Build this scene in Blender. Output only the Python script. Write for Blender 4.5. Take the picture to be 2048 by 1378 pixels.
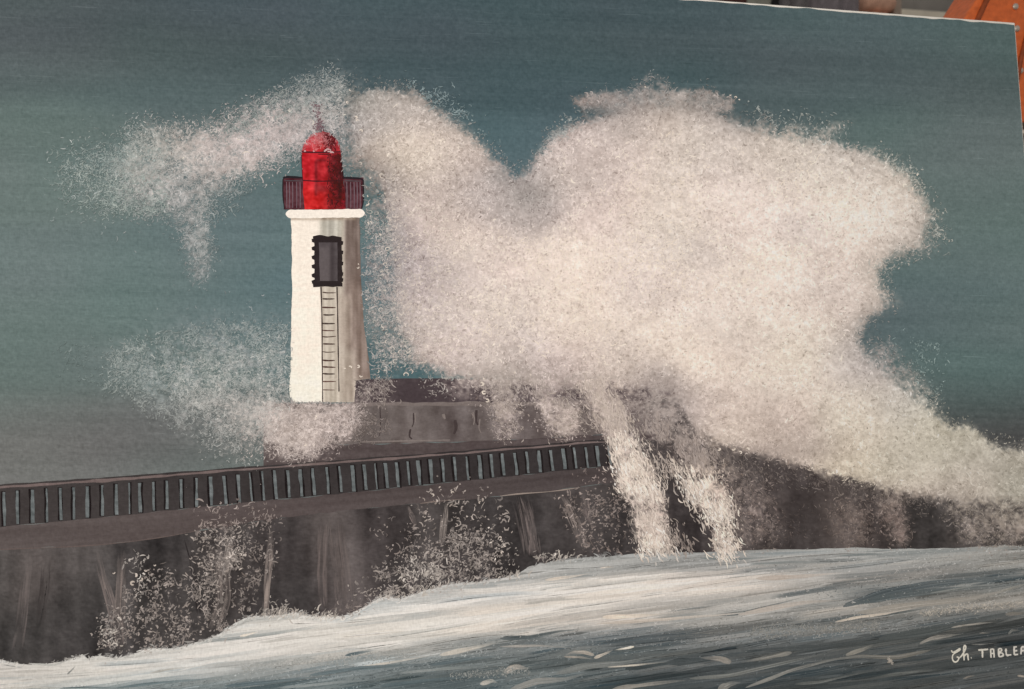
import bpy, bmesh, math, random
import numpy as np
from mathutils import Matrix, Vector

for o in list(bpy.data.objects): bpy.data.objects.remove(o)
S = bpy.context.scene
COL = S.collection
rng = np.random.default_rng(7)

# ------------------------------------------------------------------ camera
# f = 1480 px over 2048 px; the plane of the canvas follows from its top edge and its right edge
F, CX, CY = 1480.0, 1024.0, 689.0
def camray(x, y): return np.array([x-CX, y-CY, F])/F
n_top = np.cross(camray(1430, 0), camray(2030.4, 45)); n_right = np.cross(camray(2030.4, 45), camray(2045, 239))
t = math.tan(math.radians(10.0))
U = np.array([1, -(n_top[0]+n_top[2]*t)/n_top[1], t]); U /= np.linalg.norm(U)
V = np.cross(n_right, U); V /= np.linalg.norm(V)
if V[1] > 0: V = -V
N = np.cross(U, V)
PITCH = math.atan(-U[1]/U[2])
UP = np.array([0, -math.cos(PITCH), -math.sin(PITCH)])
DEPTH = 0.775                                            # metres along the axis to the canvas corner
CORNER = camray(2030.4, 45)*DEPTH
KN = N @ CORNER
WM = np.array([U, np.cross(UP, U), UP])                  # camera axes -> world axes
W_CAN, H_CAN = 1.0, 0.70
BC_CAM = CORNER - U*W_CAN/2 - V*H_CAN                    # bottom centre of the canvas front
CAM_LOC = -(WM @ BC_CAM)
Vw = WM @ V
LEAN = math.atan2(Vw[1], Vw[2])
def uv(x, y):
    """photo pixels -> canvas coordinates in metres (u from the middle, v from the bottom)"""
    x = np.asarray(x, float); y = np.asarray(y, float)
    r = np.stack([(x-CX)/F, (y-CY)/F, np.ones_like(x)], -1)
    P = r*(KN/(r @ N))[..., None] - BC_CAM
    return P @ U, P @ V
def px(u, v):
    P = BC_CAM + np.asarray(u)[..., None]*U + np.asarray(v)[..., None]*V
    return CX+F*P[..., 0]/P[..., 2], CY+F*P[..., 1]/P[..., 2]
def at(x, y, Y):
    """photo pixel -> world point on the upright plane world-y = Y"""
    d = WM @ camray(x, y); return Vector(CAM_LOC + d*(Y-CAM_LOC[1])/d[1])

cd = bpy.data.cameras.new('camera'); cam = bpy.data.objects.new('camera', cd); COL.objects.link(cam)
cd.sensor_width = 36; cd.lens = 36*F/2048; cd.clip_start = 0.02; cd.clip_end = 60
R3 = np.stack([WM @ [1, 0, 0], WM @ [0, -1, 0], WM @ [0, 0, -1]], 1)
cam.matrix_world = Matrix.Translation(Vector(CAM_LOC)) @ Matrix(R3.tolist()).to_4x4()
cd.dof.use_dof = True; cd.dof.focus_distance = float(np.linalg.norm(camray(1000, 700))*KN/(camray(1000, 700) @ N)); cd.dof.aperture_fstop = 7.0
S.camera = cam

# ------------------------------------------------------------------ light: one warm lamp behind the camera, dim room
wd = bpy.data.worlds.new('World'); S.world = wd; wd.use_nodes = True
AMB, AMBC = 0.30, np.array([1.0, 0.97, 0.92])
wd.node_tree.nodes['Background'].inputs[0].default_value = (*AMBC, 1); wd.node_tree.nodes['Background'].inputs[1].default_value = AMB
LAMP_TARGET_PX = (900, 470)
lu, lv = [float(a) for a in uv(*LAMP_TARGET_PX)]
TGT = np.array([lu, math.sin(LEAN)*lv, math.cos(LEAN)*lv])
NW = np.array([0, -math.cos(LEAN), math.sin(LEAN)])
LPOS = TGT + NW*1.02 + np.array([-0.10, 0, 0.20])
LP, LC = 10.0, np.array([1.0, 0.93, 0.85])
ld = bpy.data.lights.new('room_lamp', 'AREA'); ld.shape = 'DISK'; ld.size = 0.42; ld.energy = LP; ld.color = LC
lamp = bpy.data.objects.new('room_lamp', ld); COL.objects.link(lamp)
lamp.location = LPOS; lamp.rotation_euler = Vector(TGT-LPOS).to_track_quat('-Z', 'Y').to_euler()
S.view_settings.view_transform = 'Standard'; S.view_settings.look = 'None'; S.view_settings.gamma = 1; S.view_settings.exposure = 0
S.render.engine = 'CYCLES'

# ------------------------------------------------------------------ rasters in photo pixels, half resolution
X0, Y0, RS = -160, -100, 2.0
RW, RH = (2260-X0)//2, (1560-Y0)//2
YY, XX = np.mgrid[0:RH, 0:RW]; XX = XX*RS+X0; YY = YY*RS+Y0
ky = np.fft.fftfreq(RH)[:, None]; kx = np.fft.rfftfreq(RW)[None, :]
def blur(a, sx, sy=None):
    sy = sx if sy is None else sy
    return np.fft.irfft2(np.fft.rfft2(a)*np.exp(-2*math.pi**2*((kx*sx)**2+(ky*sy)**2)), s=a.shape)
def noise(sx, sy=None, seed=0, slope=0.0):
    w = np.random.default_rng(seed).standard_normal((RH, RW)); sy = sx if sy is None else sy
    k2 = ky-0*kx; k1 = kx+slope*ky; k3 = k2-slope*kx
    a = np.fft.irfft2(np.fft.rfft2(w)*np.exp(-2*math.pi**2*((k1*sx)**2+(k3*sy)**2)), s=w.shape)
    return a/a.std()
def look(a, x, y):
    """bilinear sample of a raster at photo pixels"""
    i = np.clip((np.asarray(x, float)-X0)/RS, 0, RW-1.001); j = np.clip((np.asarray(y, float)-Y0)/RS, 0, RH-1.001)
    i0 = i.astype(int); j0 = j.astype(int); fi = i-i0; fj = j-j0
    if a.ndim == 3: fi = fi[..., None]; fj = fj[..., None]
    return (a[j0, i0]*(1-fi)+a[j0, i0+1]*fi)*(1-fj)+(a[j0+1, i0]*(1-fi)+a[j0+1, i0+1]*fi)*fj
def polymask(poly):
    m = np.zeros((RH, RW), bool); p = np.array(poly, float)
    j0, j1 = [int(np.clip((v-Y0)/RS, 0, RH-1)) for v in (p[:, 1].min()-4, p[:, 1].max()+4)]; i0, i1 = [int(np.clip((v-X0)/RS, 0, RW-1)) for v in (p[:, 0].min()-4, p[:, 0].max()+4)]
    ys, xs = YY[j0:j1+1, i0:i1+1], XX[j0:j1+1, i0:i1+1]; q = m[j0:j1+1, i0:i1+1]
    for (xa, ya), (xb, yb) in zip(p, np.roll(p, -1, 0)):
        if ya == yb: continue
        q ^= ((ya > ys) != (yb > ys)) & (xs < (xb-xa)*(ys-ya)/(yb-ya)+xa)
    return m.astype(float)
def rbf(pts, sx, sy):
    p = np.array(pts, float); q = 3
    xs, ys = XX[::q, ::q], YY[::q, ::q]
    num = np.zeros(xs.shape+(3,)); den = np.full(xs.shape, 1e-30)
    for x, y, r, g, b in p:
        w = np.exp(-0.5*(((xs-x)/sx)**2+((ys-y)/sy)**2))+1e-9/(1+((xs-x)/sx)**2+((ys-y)/sy)**2)
        num += w[..., None]*np.array([r, g, b]); den += w
    s = num/den[..., None]
    out = np.empty((RH, RW, 3))
    jj = np.arange(RH)/q; ii = np.arange(RW)/q
    j0 = np.minimum(jj.astype(int), s.shape[0]-2); i0 = np.minimum(ii.astype(int), s.shape[1]-2)
    fj = np.clip(jj-j0, 0, 1)[:, None, None]; fi = np.clip(ii-i0, 0, 1)[None, :, None]
    return (s[j0][:, i0]*(1-fi)+s[j0][:, i0+1]*fi)*(1-fj)+(s[j0+1][:, i0]*(1-fi)+s[j0+1][:, i0+1]*fi)*fj
def C3(*c): return np.array(c, float)

# light that falls on the canvas, used to turn colours seen in the photograph into pigment colours
def irradiance(u, v):
    P = np.stack([u, math.sin(LEAN)*v, math.cos(LEAN)*v], -1); d = LPOS-P; d2 = (d*d).sum(-1); d1 = np.sqrt(d2)
    ax = (TGT-LPOS)/np.linalg.norm(TGT-LPOS)
    e = LP/math.pi**2*np.clip((d @ NW)/d1, 0, 1)*np.clip(-(d @ ax)/d1, 0, 1)/d2
    return e[..., None]*LC+AMB*0.86*AMBC
def lin(c):
    c = np.clip(np.asarray(c, float)/255, 0, 1); return np.where(c <= 0.04045, c/12.92, ((c+0.055)/1.055)**2.4)
def pigment(c, u, v): return np.clip(lin(c)/irradiance(u, v)*1.02-0.006, 0.004, 0.9)

# ------------------------------------------------------------------ mesh helpers
def fast_mesh(name, verts, quads, cols=None):
    me = bpy.data.meshes.new(name); verts = np.ascontiguousarray(verts, np.float32); quads = np.ascontiguousarray(quads, np.int32)
    me.vertices.add(len(verts)); me.vertices.foreach_set('co', verts.ravel())
    k = quads.shape[1]
    me.loops.add(quads.size); me.loops.foreach_set('vertex_index', quads.ravel())
    me.polygons.add(len(quads)); me.polygons.foreach_set('loop_start', np.arange(0, quads.size, k, dtype=np.int32))
    me.update(calc_edges=True)
    if cols is not None:
        at_ = me.color_attributes.new('pigment', 'FLOAT_COLOR', 'POINT')
        at_.data.foreach_set('color', np.concatenate([cols, np.ones((len(cols), 1))], 1).astype(np.float32).ravel())
    return me
def link(name, me, mat, parent=None, **props):
    o = bpy.data.objects.new(name, me); COL.objects.link(o)
    if mat: me.materials.append(mat)
    if parent: o.parent = parent
    for k, v in props.items(): o[k] = v
    return o
def empty(name, loc=(0, 0, 0), rot=(0, 0, 0), **props):
    o = bpy.data.objects.new(name, None); COL.objects.link(o); o.location = loc; o.rotation_euler = rot; o.empty_display_size = 0.05
    for k, v in props.items(): o[k] = v
    return o

# ------------------------------------------------------------------ materials
def new_mat(name):
    m = bpy.data.materials.new(name); m.use_nodes = True; nt = m.node_tree
    return m, nt, nt.nodes['Principled BSDF']
def paint_material(name, rough, bump, spec=0.3):
    m, nt, b = new_mat(name); L = nt.links.new
    a = nt.nodes.new('ShaderNodeAttribute'); a.attribute_name = 'pigment'
    tc = nt.nodes.new('ShaderNodeTexCoord')
    # canvas weave: two crossed thread patterns broken by noise
    mp = nt.nodes.new('ShaderNodeMapping'); mp.inputs['Scale'].default_value = (260, 1, 640); L(tc.outputs['Object'], mp.inputs[0])
    n1 = nt.nodes.new('ShaderNodeTexNoise'); n1.inputs['Scale'].default_value = 1; n1.inputs['Detail'].default_value = 3; L(mp.outputs[0], n1.inputs['Vector'])
    mp2 = nt.nodes.new('ShaderNodeMapping'); mp2.inputs['Scale'].default_value = (640, 1, 300); L(tc.outputs['Object'], mp2.inputs[0])
    n2 = nt.nodes.new('ShaderNodeTexNoise'); n2.inputs['Scale'].default_value = 1; n2.inputs['Detail'].default_value = 2; L(mp2.outputs[0], n2.inputs['Vector'])
    ad = nt.nodes.new('ShaderNodeMath'); ad.operation = 'ADD'; L(n1.outputs[0], ad.inputs[0]); L(n2.outputs[0], ad.inputs[1])
    bp = nt.nodes.new('ShaderNodeBump'); bp.inputs['Strength'].default_value = bump; bp.inputs['Distance'].default_value = 0.0012
    L(ad.outputs[0], bp.inputs['Height']); L(bp.outputs[0], b.inputs['Normal'])
    # pigment settles unevenly in the weave
    mr = nt.nodes.new('ShaderNodeMapRange'); mr.inputs[1].default_value = 0.7; mr.inputs[2].default_value = 1.3; mr.inputs[3].default_value = 0.90; mr.inputs[4].default_value = 1.10
    L(ad.outputs[0], mr.inputs[0])
    mx = nt.nodes.new('ShaderNodeMix'); mx.data_type = 'RGBA'; mx.blend_type = 'MULTIPLY'; mx.inputs[0].default_value = 1
    L(a.outputs['Color'], mx.inputs[6]); L(mr.outputs[0], mx.inputs[7]); L(mx.outputs[2], b.inputs['Base Color'])
    b.inputs['Roughness'].default_value = rough; b.inputs['Specular IOR Level'].default_value = spec
    return m
PAINT = paint_material('acrylic_paint_on_canvas', 0.75, 0.28, 0.06)
THICK = paint_material('thick_acrylic_paint', 0.65, 0.10, 0.08)
def plain(name, col, rough=0.7, nscale=30, var=0.25, bump=0.15, stretch=(1, 1, 1), spec=0.3):
    m, nt, b = new_mat(name); L = nt.links.new
    tc = nt.nodes.new('ShaderNodeTexCoord'); mp = nt.nodes.new('ShaderNodeMapping'); mp.inputs['Scale'].default_value = stretch; L(tc.outputs['Object'], mp.inputs[0])
    n = nt.nodes.new('ShaderNodeTexNoise'); n.inputs['Scale'].default_value = nscale; n.inputs['Detail'].default_value = 5; L(mp.outputs[0], n.inputs['Vector'])
    cr = nt.nodes.new('ShaderNodeValToRGB'); c = np.array(col)
    cr.color_ramp.elements[0].position = 0.3; cr.color_ramp.elements[0].color = (*(c*(1-var)), 1)
    cr.color_ramp.elements[1].position = 0.7; cr.color_ramp.elements[1].color = (*np.minimum(c*(1+var), 0.95), 1)
    L(n.outputs[0], cr.inputs[0]); L(cr.outputs[0], b.inputs['Base Color'])
    bp = nt.nodes.new('ShaderNodeBump'); bp.inputs['Strength'].default_value = bump; bp.inputs['Distance'].default_value = 0.002; L(n.outputs[0], bp.inputs['Height']); L(bp.outputs[0], b.inputs['Normal'])
    b.inputs['Roughness'].default_value = rough; b.inputs['Specular IOR Level'].default_value = spec
    return m
GESSO = plain('white_gesso_canvas', (0.78, 0.76, 0.72), 0.8, 900, 0.06, 0.3)
PINE = plain('pine_stretcher_wood', (0.52, 0.36, 0.2), 0.6, 25, 0.2, 0.1, (1, 1, 12))
ORANGE = plain('orange_leather', (0.68, 0.145, 0.036), 0.45, 140, 0.16, 0.25, spec=0.4)
ORANGE_SEAM = plain('orange_leather_piping', (0.27, 0.06, 0.018), 0.5, 140, 0.2, 0.2)
NAIL = plain('dull_nickel', (0.62, 0.55, 0.48), 0.35, 60, 0.1, 0.0)
NAIL.node_tree.nodes['Principled BSDF'].inputs['Metallic'].default_value = 0.7

# ------------------------------------------------------------------ floor and the painting's canvas
bm = bmesh.new(); bmesh.ops.create_grid(bm, x_segments=1, y_segments=1, size=4); me = bpy.data.meshes.new('floor'); bm.to_mesh(me); bm.free()
FLOOR = plain('worn_floor_boards', (0.25, 0.19, 0.14), 0.55, 6, 0.3, 0.1, (1, 9, 1))
link('floor', me, FLOOR, kind='structure')

painting = empty('painting', (0, 0, 0.0), (-LEAN, 0, 0), label='seascape painting of a lighthouse hit by a huge wave, on stretched canvas', category='painting')
def rounded_slab(x0, x1, y0, y1, z0, z1, r, seg=3):
    bm = bmesh.new(); bmesh.ops.create_cube(bm, size=1)
    for v in bm.verts: v.co = Vector((x0+(v.co.x+.5)*(x1-x0), y0+(v.co.y+.5)*(y1-y0), z0+(v.co.z+.5)*(z1-z0)))
    if r: bmesh.ops.bevel(bm, geom=bm.edges[:], offset=r, segments=seg, affect='EDGES', profile=0.5)
    me = bpy.data.meshes.new('slab'); bm.to_mesh(me); bm.free()
    return me
link('canvas', rounded_slab(-W_CAN/2, W_CAN/2, 0, 0.004, 0, H_CAN, 0.0012), GESSO, painting)
for (a, b_, c, d) in ((-.499, .499, .001, .041), (-.499, .499, .659, .699), (-.499, -.459, .0412, .6588), (.459, .499, .0412, .6588)):
    link('stretcher_bar', rounded_slab(a, b_, 0.0042, 0.020, c, d, 0.0015, 2), PINE, painting)

# ------------------------------------------------------------------ the picture: colour fields
SKY = rbf([(-100,0,80,93,95),(0,10,80,92,94),(200,40,74,86,90),(300,90,76,88,90),(60,150,86,100,101),(500,20,70,86,92),(500,110,72,88,91),(900,10,68,86,92),(900,80,67,83,89),(1300,20,66,84,89),(1300,110,68,83,87),
 (1700,60,76,94,97),(1700,130,73,88,91),(2000,90,76,94,94),(2000,190,74,88,89),(1650,190,76,92,95),(100,250,98,115,112),(350,200,84,102,104),(800,160,68,88,93),(1000,180,68,88,94),(1000,280,78,100,107),(1250,150,68,88,94),
 (1950,270,92,108,106),(1850,260,86,104,104),(60,380,102,119,116),(400,330,92,112,113),(560,330,85,106,109),(1000,340,82,105,111),(1950,400,90,108,106),
 (60,520,104,120,119),(300,520,100,118,118),(520,500,92,114,117),(760,560,85,112,120),(1950,520,92,110,109),(1830,560,86,105,107),
 (60,650,101,119,116),(300,620,100,118,117),(540,620,92,114,118),(1960,650,90,108,107),(1800,650,80,98,102),(1990,740,84,106,105),
 (60,760,98,114,111),(300,740,97,114,113),(820,750,72,100,106),(1950,800,78,94,94),(2048,810,78,92,92),(1980,850,68,72,71),(2048,870,64,66,66),
 (60,830,104,113,110),(60,890,108,108,106),(250,840,98,102,101),(300,880,95,95,94),(450,850,95,104,104),(60,950,112,114,112),(300,920,104,108,107),(480,900,98,106,106),(520,930,100,108,107)], 130, 34)
SKY = SKY.mean(2, keepdims=True)+(SKY-SKY.mean(2, keepdims=True))*.86
streak = noise(30, 0.6, 1, 0.035)*1.3+noise(90, 4.0, 2, 0.035)*1.0+noise(1.0, 0.7, 3)*2.3
SKY += (streak*(1+0.35*np.exp(-((YY-900)/60.)**2)))[..., None]
SKY += C3(6, 5, 4)
SKY += noise(30, 20, 4)[..., None]*C3(.7, -0.2, .2)

# mist: where the spray lies over the picture
clouds = [  # polygon, softness (raster px), strength
 ([(690,205),(720,185),(775,178),(830,184),(872,218),(935,262),(985,315),(1035,360),(1062,330),(1110,270),(1185,235),(1240,215),(1400,215),(1500,250),(1560,272),(1650,278),(1745,306),(1818,352),(1850,400),(1858,445),(1845,490),(1795,505),(1762,530),(1758,570),(1770,598),(1766,618),(1730,642),(1715,680),(1745,720),(1800,770),(1860,820),(1905,852),(1950,858),(1985,893),(2300,905),(2300,1005),(1980,1002),(1880,1000),(1790,985),(1735,968),(1690,958),(1600,932),(1520,908),(1450,895),(1390,868),(1365,815),(1335,785),(1250,772),(1150,772),(1000,768),(900,754),(830,718),(800,660),(785,560),(775,440),(758,350),(722,310),(700,270)], 3.6, 0.985),
 ([(1143,200),(1185,187),(1270,182),(1420,182),(1470,203),(1462,222),(1400,240),(1250,238),(1170,226)], 2.2, 0.90),
 ([(1262,188),(1284,160),(1303,150),(1330,166),(1352,188)], 3.5, 0.5),
 ([(1500,250),(1520,236),(1560,250),(1640,262),(1705,240),(1660,272),(1560,280)], 3.5, 0.5),
 ([(1725,678),(1775,690),(1820,745),(1880,822),(1850,830),(1780,780)], 6, 0.5),
 ([(1750,585),(1790,590),(1800,610),(1770,625)], 4, 0.25),
 ([(1780,430),(1872,430),(1868,490),(1800,508)], 6, 0.4),
 ([(735,300),(770,320),(830,480),(840,600),(870,730),(760,725),(745,640),(738,520),(740,420),(722,340),(690,270)], 9, 0.42),
 ([(676,240),(735,265),(768,300),(775,370),(742,352),(700,336),(686,300)], 5, 0.6),
 ([(560,215),(620,170),(690,150),(720,190),(700,260),(650,250),(600,270)], 10, 0.45),
 ([(225,345),(280,262),(330,275),(430,262),(520,225),(600,215),(690,225),(690,262),(600,285),(540,322),(460,355),(415,385),(330,395),(270,400)], 9, 0.70),
 ([(390,330),(470,270),(570,235),(640,245),(560,295),(470,345)], 8, 0.50),
 ([(315,385),(432,380),(412,440),(418,500),(414,556),(388,562),(380,510),(364,460),(340,420)], 3.5, 0.44), ([(265,300),(280,258),(305,252),(325,275),(330,300)], 5, 0.3),
 ([(120,310),(240,290),(320,340),(330,420),(200,425),(130,390)], 14, 0.10),
 ([(210,700),(330,675),(450,655),(575,655),(578,800),(520,900),(420,870),(300,820)], 16, 0.30),
 ([(340,740),(575,690),(575,810),(480,860),(380,810)], 16, 0.22),
 ([(485,815),(520,806),(600,806),(710,812),(730,835),(690,872),(640,905),(590,918),(545,895),(528,860)], 5.5, 0.80),
 ([(960,750),(1020,750),(1035,830),(1020,875),(1000,870),(985,800)], 5, 0.70),
 ([(1050,750),(1120,752),(1165,850),(1140,872),(1100,858)], 5, 0.74),
 ([(900,745),(1180,745),(1180,775),(900,790)], 8, 0.45),
 ([(1152,755),(1200,760),(1240,815),(1268,868),(1222,884),(1190,830)], 4, 0.78),
 ([(1220,880),(1268,868),(1300,930),(1322,985),(1330,1040),(1345,1100),(1284,1105),(1272,1040),(1262,1005),(1242,985),(1236,930)], 4, 0.76),
 ([(1205,760),(1350,765),(1390,870),(1440,920),(1470,960),(1380,950),(1330,890),(1290,850),(1245,800)], 9, 0.74),
 ([(1362,962),(1425,955),(1462,985),(1455,1020),(1440,1040),(1470,1106),(1440,1108),(1425,1050),(1400,1010)], 4, 0.72),
 ([(1465,930),(1540,1000),(1545,1085),(1490,1085),(1460,1000)], 12, 0.42),
 ([(1660,1010),(1730,1000),(1740,1085),(1690,1088)], 10, 0.36),
 ([(1755,990),(1800,995),(1815,1085),(1790,1088),(1768,1040)], 5, 0.55),
 ([(1890,1000),(2300,1005),(2300,1085),(1990,1085),(1920,1075)], 8, 0.58),
 ([(700,765),(790,765),(770,800),(705,803)], 7, 0.30),
]
A = np.zeros((RH, RW))
for poly, soft, st in clouds:
    m = blur(polymask(poly), soft); A = 1-(1-A)*(1-np.clip(m, 0, 1)*st)
A0 = A.copy()
edge = 4*A*(1-A)
A = np.clip(A+edge*(0.24*noise(0.8, 0.7, 11)+0.15*noise(3, 2.4, 12)+0.05*noise(12, 9, 13)), 0, 0.99)
MIST = rbf([(700,230,178,170,162),(770,210,188,178,168),(850,220,190,180,168),(860,310,218,203,184),(800,300,205,190,172),(760,360,178,165,155),(770,480,170,160,156),(860,420,208,192,178),(840,560,186,174,168),(830,660,190,178,170),(920,340,196,182,170),(1000,400,184,172,166),(1045,390,172,162,156),(960,500,214,198,186),(960,600,218,203,190),(1000,680,206,192,182),(900,710,196,182,172),
 (1130,340,204,190,180),(1200,290,206,192,182),(1160,205,180,168,158),(1300,200,190,177,166),(1430,205,164,155,147),(1300,260,205,190,178),(1220,420,216,200,188),(1150,520,222,206,192),(1350,420,216,203,190),(1300,520,218,205,193),(1150,640,224,208,192),(1300,640,220,206,192),(1200,720,205,190,177),(1080,740,192,178,168),(1400,300,208,196,184),(1500,280,202,190,178),(1450,400,222,208,195),(1550,420,224,210,198),(1600,320,205,194,182),(1720,340,200,190,178),(1700,420,222,210,195),(1800,400,206,197,183),(1830,460,195,186,173),(1600,520,217,204,190),(1720,560,206,194,180),(1500,620,222,208,194),(1650,640,212,198,184),(1450,720,218,203,188),(1600,740,212,200,184),(1750,720,172,166,160),(1780,790,176,172,160),(1700,820,206,196,178),(1850,860,186,180,162),(1550,840,205,190,176),(1450,820,208,192,178),(1420,880,196,182,168),(1560,900,186,172,160),(1700,920,194,182,165),(1800,940,188,180,163),(1950,900,178,172,156),(2030,940,170,165,150),(1950,990,170,162,148),(1720,700,190,180,170),(1280,160,170,170,164),
 (1300,800,170,158,150),(1180,790,190,176,164),(1230,850,195,180,168),(1280,930,222,205,190),(1310,1040,215,198,184),(1400,980,225,207,190),(1450,1050,205,188,174),(1350,870,160,148,142),(1500,1030,130,117,110),(1700,1050,125,113,105),(1790,1040,140,126,116),(1950,1050,148,138,126),
 (1000,800,182,169,161),(1100,820,194,180,170),(600,850,194,181,170),(680,840,170,158,150),(520,830,206,194,184),
 (650,190,160,165,160),(600,240,190,180,172),(520,270,196,184,176),(420,310,192,182,172),(300,350,178,174,166),(230,330,160,164,158),(180,370,150,160,155),(390,400,165,164,158),(395,500,152,154,150),(400,550,150,154,150),(300,730,160,168,165),(450,700,162,167,164),(450,800,172,172,166),(560,700,165,168,165)], 50, 36)
fleck = noise(0.7, 0.6, 21)*8.0+noise(2.0, 1.5, 22)*4.5+noise(7, 5, 23)*2.6+noise(16, 12, 24)*2.5
MIST += fleck[..., None]*C3(1, 1.0, 1.0)+C3(11, 9, 11)
d_in = np.clip((blur(polymask(clouds[0][0]), 13)-.5)*2, 0, 1)
MIST -= ((1-d_in)*26*(YY < 760)*(XX > 690))[..., None]*C3(1, .93, .9)
MIST += noise(20, 15, 25)[..., None]*C3(3.2, 2.6, 2.2)+noise(26, 20, 26)[..., None]*C3(-.2, -.6, .3)
for x, y, sx, sy, c, st in ((1185,224,34,8,(104,108,108),.85),(1486,238,14,12,(118,120,118),.7),(1050,392,30,20,(146,138,133),.55),(1000,350,24,14,(150,146,142),.4),(1255,258,34,22,(176,164,156),.4),(905,430,30,60,(184,170,160),.35),(775,520,22,110,(150,146,146),.5),(1130,790,16,14,(88,78,78),.6),(1270,838,12,18,(104,94,91),.6),(1310,800,40,26,(166,154,147),.7),(1345,860,28,26,(160,148,141),.75),(1375,905,24,14,(120,108,104),.7),(1540,850,30,40,(178,162,152),.3),(1620,900,50,20,(172,158,148),.4),(1500,905,60,12,(160,146,138),.5),(1330,905,20,16,(74,64,62),.6),(1850,900,60,30,(196,188,170),.3),(1740,640,20,30,(168,158,148),.4),(1730,540,14,20,(170,160,150),.4))+tuple((x, y, 44, 28, (192,178,170), .22) for x, y in ((960,400),(1060,470),(1190,350),(1400,490),(1560,360),(1620,470),(1330,590),(1250,700),(1500,690),(1650,600),(890,560),(1430,790),(1680,770),(980,720),(800,420)))+tuple((x, y, 40, 26, (232,217,204), .4) for x, y in ((860,310),(1000,620),(1100,560),(1150,660),(1300,440),(1450,400),(1490,570),(1700,420),(1560,760),(1420,650),(1230,520),(940,500))):
    g = np.exp(-.5*(((XX-x)/sx)**2+((YY-y)/sy)**2))*st; MIST += (C3(*c)-MIST)*g[..., None]

# ---- shapes of the place in the picture
PIER_TOP = [(-160,981),(0,969),(280,950),(550,929),(800,911),(1000,895),(1225,877),(1260,874)]
PANEL_BOT = [(-160,1067),(0,1054),(250,1030),(500,1004),(700,985),(900,964),(1100,944),(1225,931),(1260,927)]
WALK_BOT = [(-160,1112),(0,1100),(180,1091),(300,1078),(400,1061),(560,1036),(700,1019),(850,1006),(1040,989),(1150,975),(1245,962),(1260,960)]
SEA_TOP = [(-160,1322),(0,1321),(50,1330),(90,1328),(130,1322),(165,1309),(175,1318),(200,1310),(230,1317),(260,1309),(300,1296),(345,1297),(400,1284),(440,1268),(470,1246),(500,1233),(540,1231),(590,1226),(640,1234),(690,1234),(725,1217),(755,1197),(775,1192),(800,1198),(840,1184),(860,1178),(900,1168),(950,1162),(1000,1158),(1035,1148),(1058,1133),(1100,1124),(1160,1116),(1250,1110),(1320,1106),(1400,1104),(1500,1101),(1600,1098),(1700,1095),(1800,1098),(1900,1095),(2000,1092),(2300,1090)]
WALL_R_TOP = [(1240,862),(1300,800),(1400,790),(1500,868),(1600,906),(1700,940),(1850,978),(1950,990),(2300,992)]
WALL = rbf([(0,1150,76,70,67),(60,1150,92,80,76),(130,1140,84,75,72),(60,1280,66,61,59),(130,1250,70,64,62),(160,1200,64,59,57),(170,1290,58,53,52),(320,1110,58,52,51),(350,1200,62,56,54),(450,1100,66,58,56),(580,1100,60,52,51),(600,1200,56,50,49),(665,1080,96,83,79),(690,1150,88,76,73),(690,1220,80,69,67),(740,1100,66,56,55),(760,1050,60,51,50),(800,1150,60,53,52),(870,1060,64,56,54),(940,1100,62,54,53),(990,1050,60,53,52),(1030,1100,55,49,48),(1100,1060,58,51,50),(1200,1050,68,60,58),(1160,1000,74,64,62),(1240,1080,58,51,50),(1330,950,66,57,56),(1380,1050,62,53,52),(1500,960,74,63,61),(1560,1000,70,59,57),(1600,1080,62,53,51),(1680,1040,84,71,67),(1750,1000,66,56,54),(1850,1040,60,54,52),(1950,1060,70,62,59),(2048,1060,74,66,62)], 34, 40)
WALL = WALL.mean(2, keepdims=True)+(WALL-WALL.mean(2, keepdims=True))*.62+C3(9, 9, 9)
WALL += (noise(3, 22, 31, 0.02)*4.5+noise(9, 26, 32)*4+noise(5, 4, 30)*2.4+noise(1.0, 0.8, 33)*3.2)[..., None]*C3(1, .95, .94)
WALK = rbf([(0,1080,96,84,81),(300,1050,94,81,78),(600,1010,92,78,76),(900,980,86,74,72),(1200,945,80,69,68)], 200, 60)+(noise(40, 1.2, 34, -0.09)*2.6+noise(1, .8, 35)*1.6)[..., None]
PANEL = rbf([(0,1020,76,67,65),(600,965,66,58,57),(1200,905,62,54,54)], 300, 60)+(noise(6, 6, 36)*1.6+noise(1, .8, 37)*1.6)[..., None]
WALK = WALK.mean(2, keepdims=True)+(WALK-WALK.mean(2, keepdims=True))*.72; PANEL = PANEL.mean(2, keepdims=True)+(PANEL-PANEL.mean(2, keepdims=True))*.6-2
BLOCK = rbf([(540,850,110,100,97),(700,840,104,95,92),(760,850,98,89,86),(820,850,108,98,95),(850,830,104,95,92),(900,850,92,82,80),(940,850,84,75,73),(960,840,108,98,95),(1040,850,98,88,86),(1090,850,94,84,82),(1200,850,98,88,85),(1280,860,92,81,79)], 24, 40)+(noise(2.5, 14, 38)*4.5+noise(5, 5, 39)*5+noise(1, .8, 40)*2.6)[..., None]+C3(6, 6, 6)
def flatfield(c, a=2.0, seed=50): return np.full((RH, RW, 3), C3(*c))+(noise(30, 1.4, seed)*a*.7+noise(1, .8, seed+1)*a)[..., None]

under = SKY.copy()                                       # what lies beneath, for thin paint
def lerp(a, b, w): return a+(b-a)*w[..., None]
def between(top, bot, x0, x1):
    xs = XX[0]; tp = np.interp(xs, *np.array(top).T); bt = np.interp(xs, *np.array(bot).T)
    return ((YY >= tp) & (YY <= bt) & (XX >= x0) & (XX <= x1)).astype(float)

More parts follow.
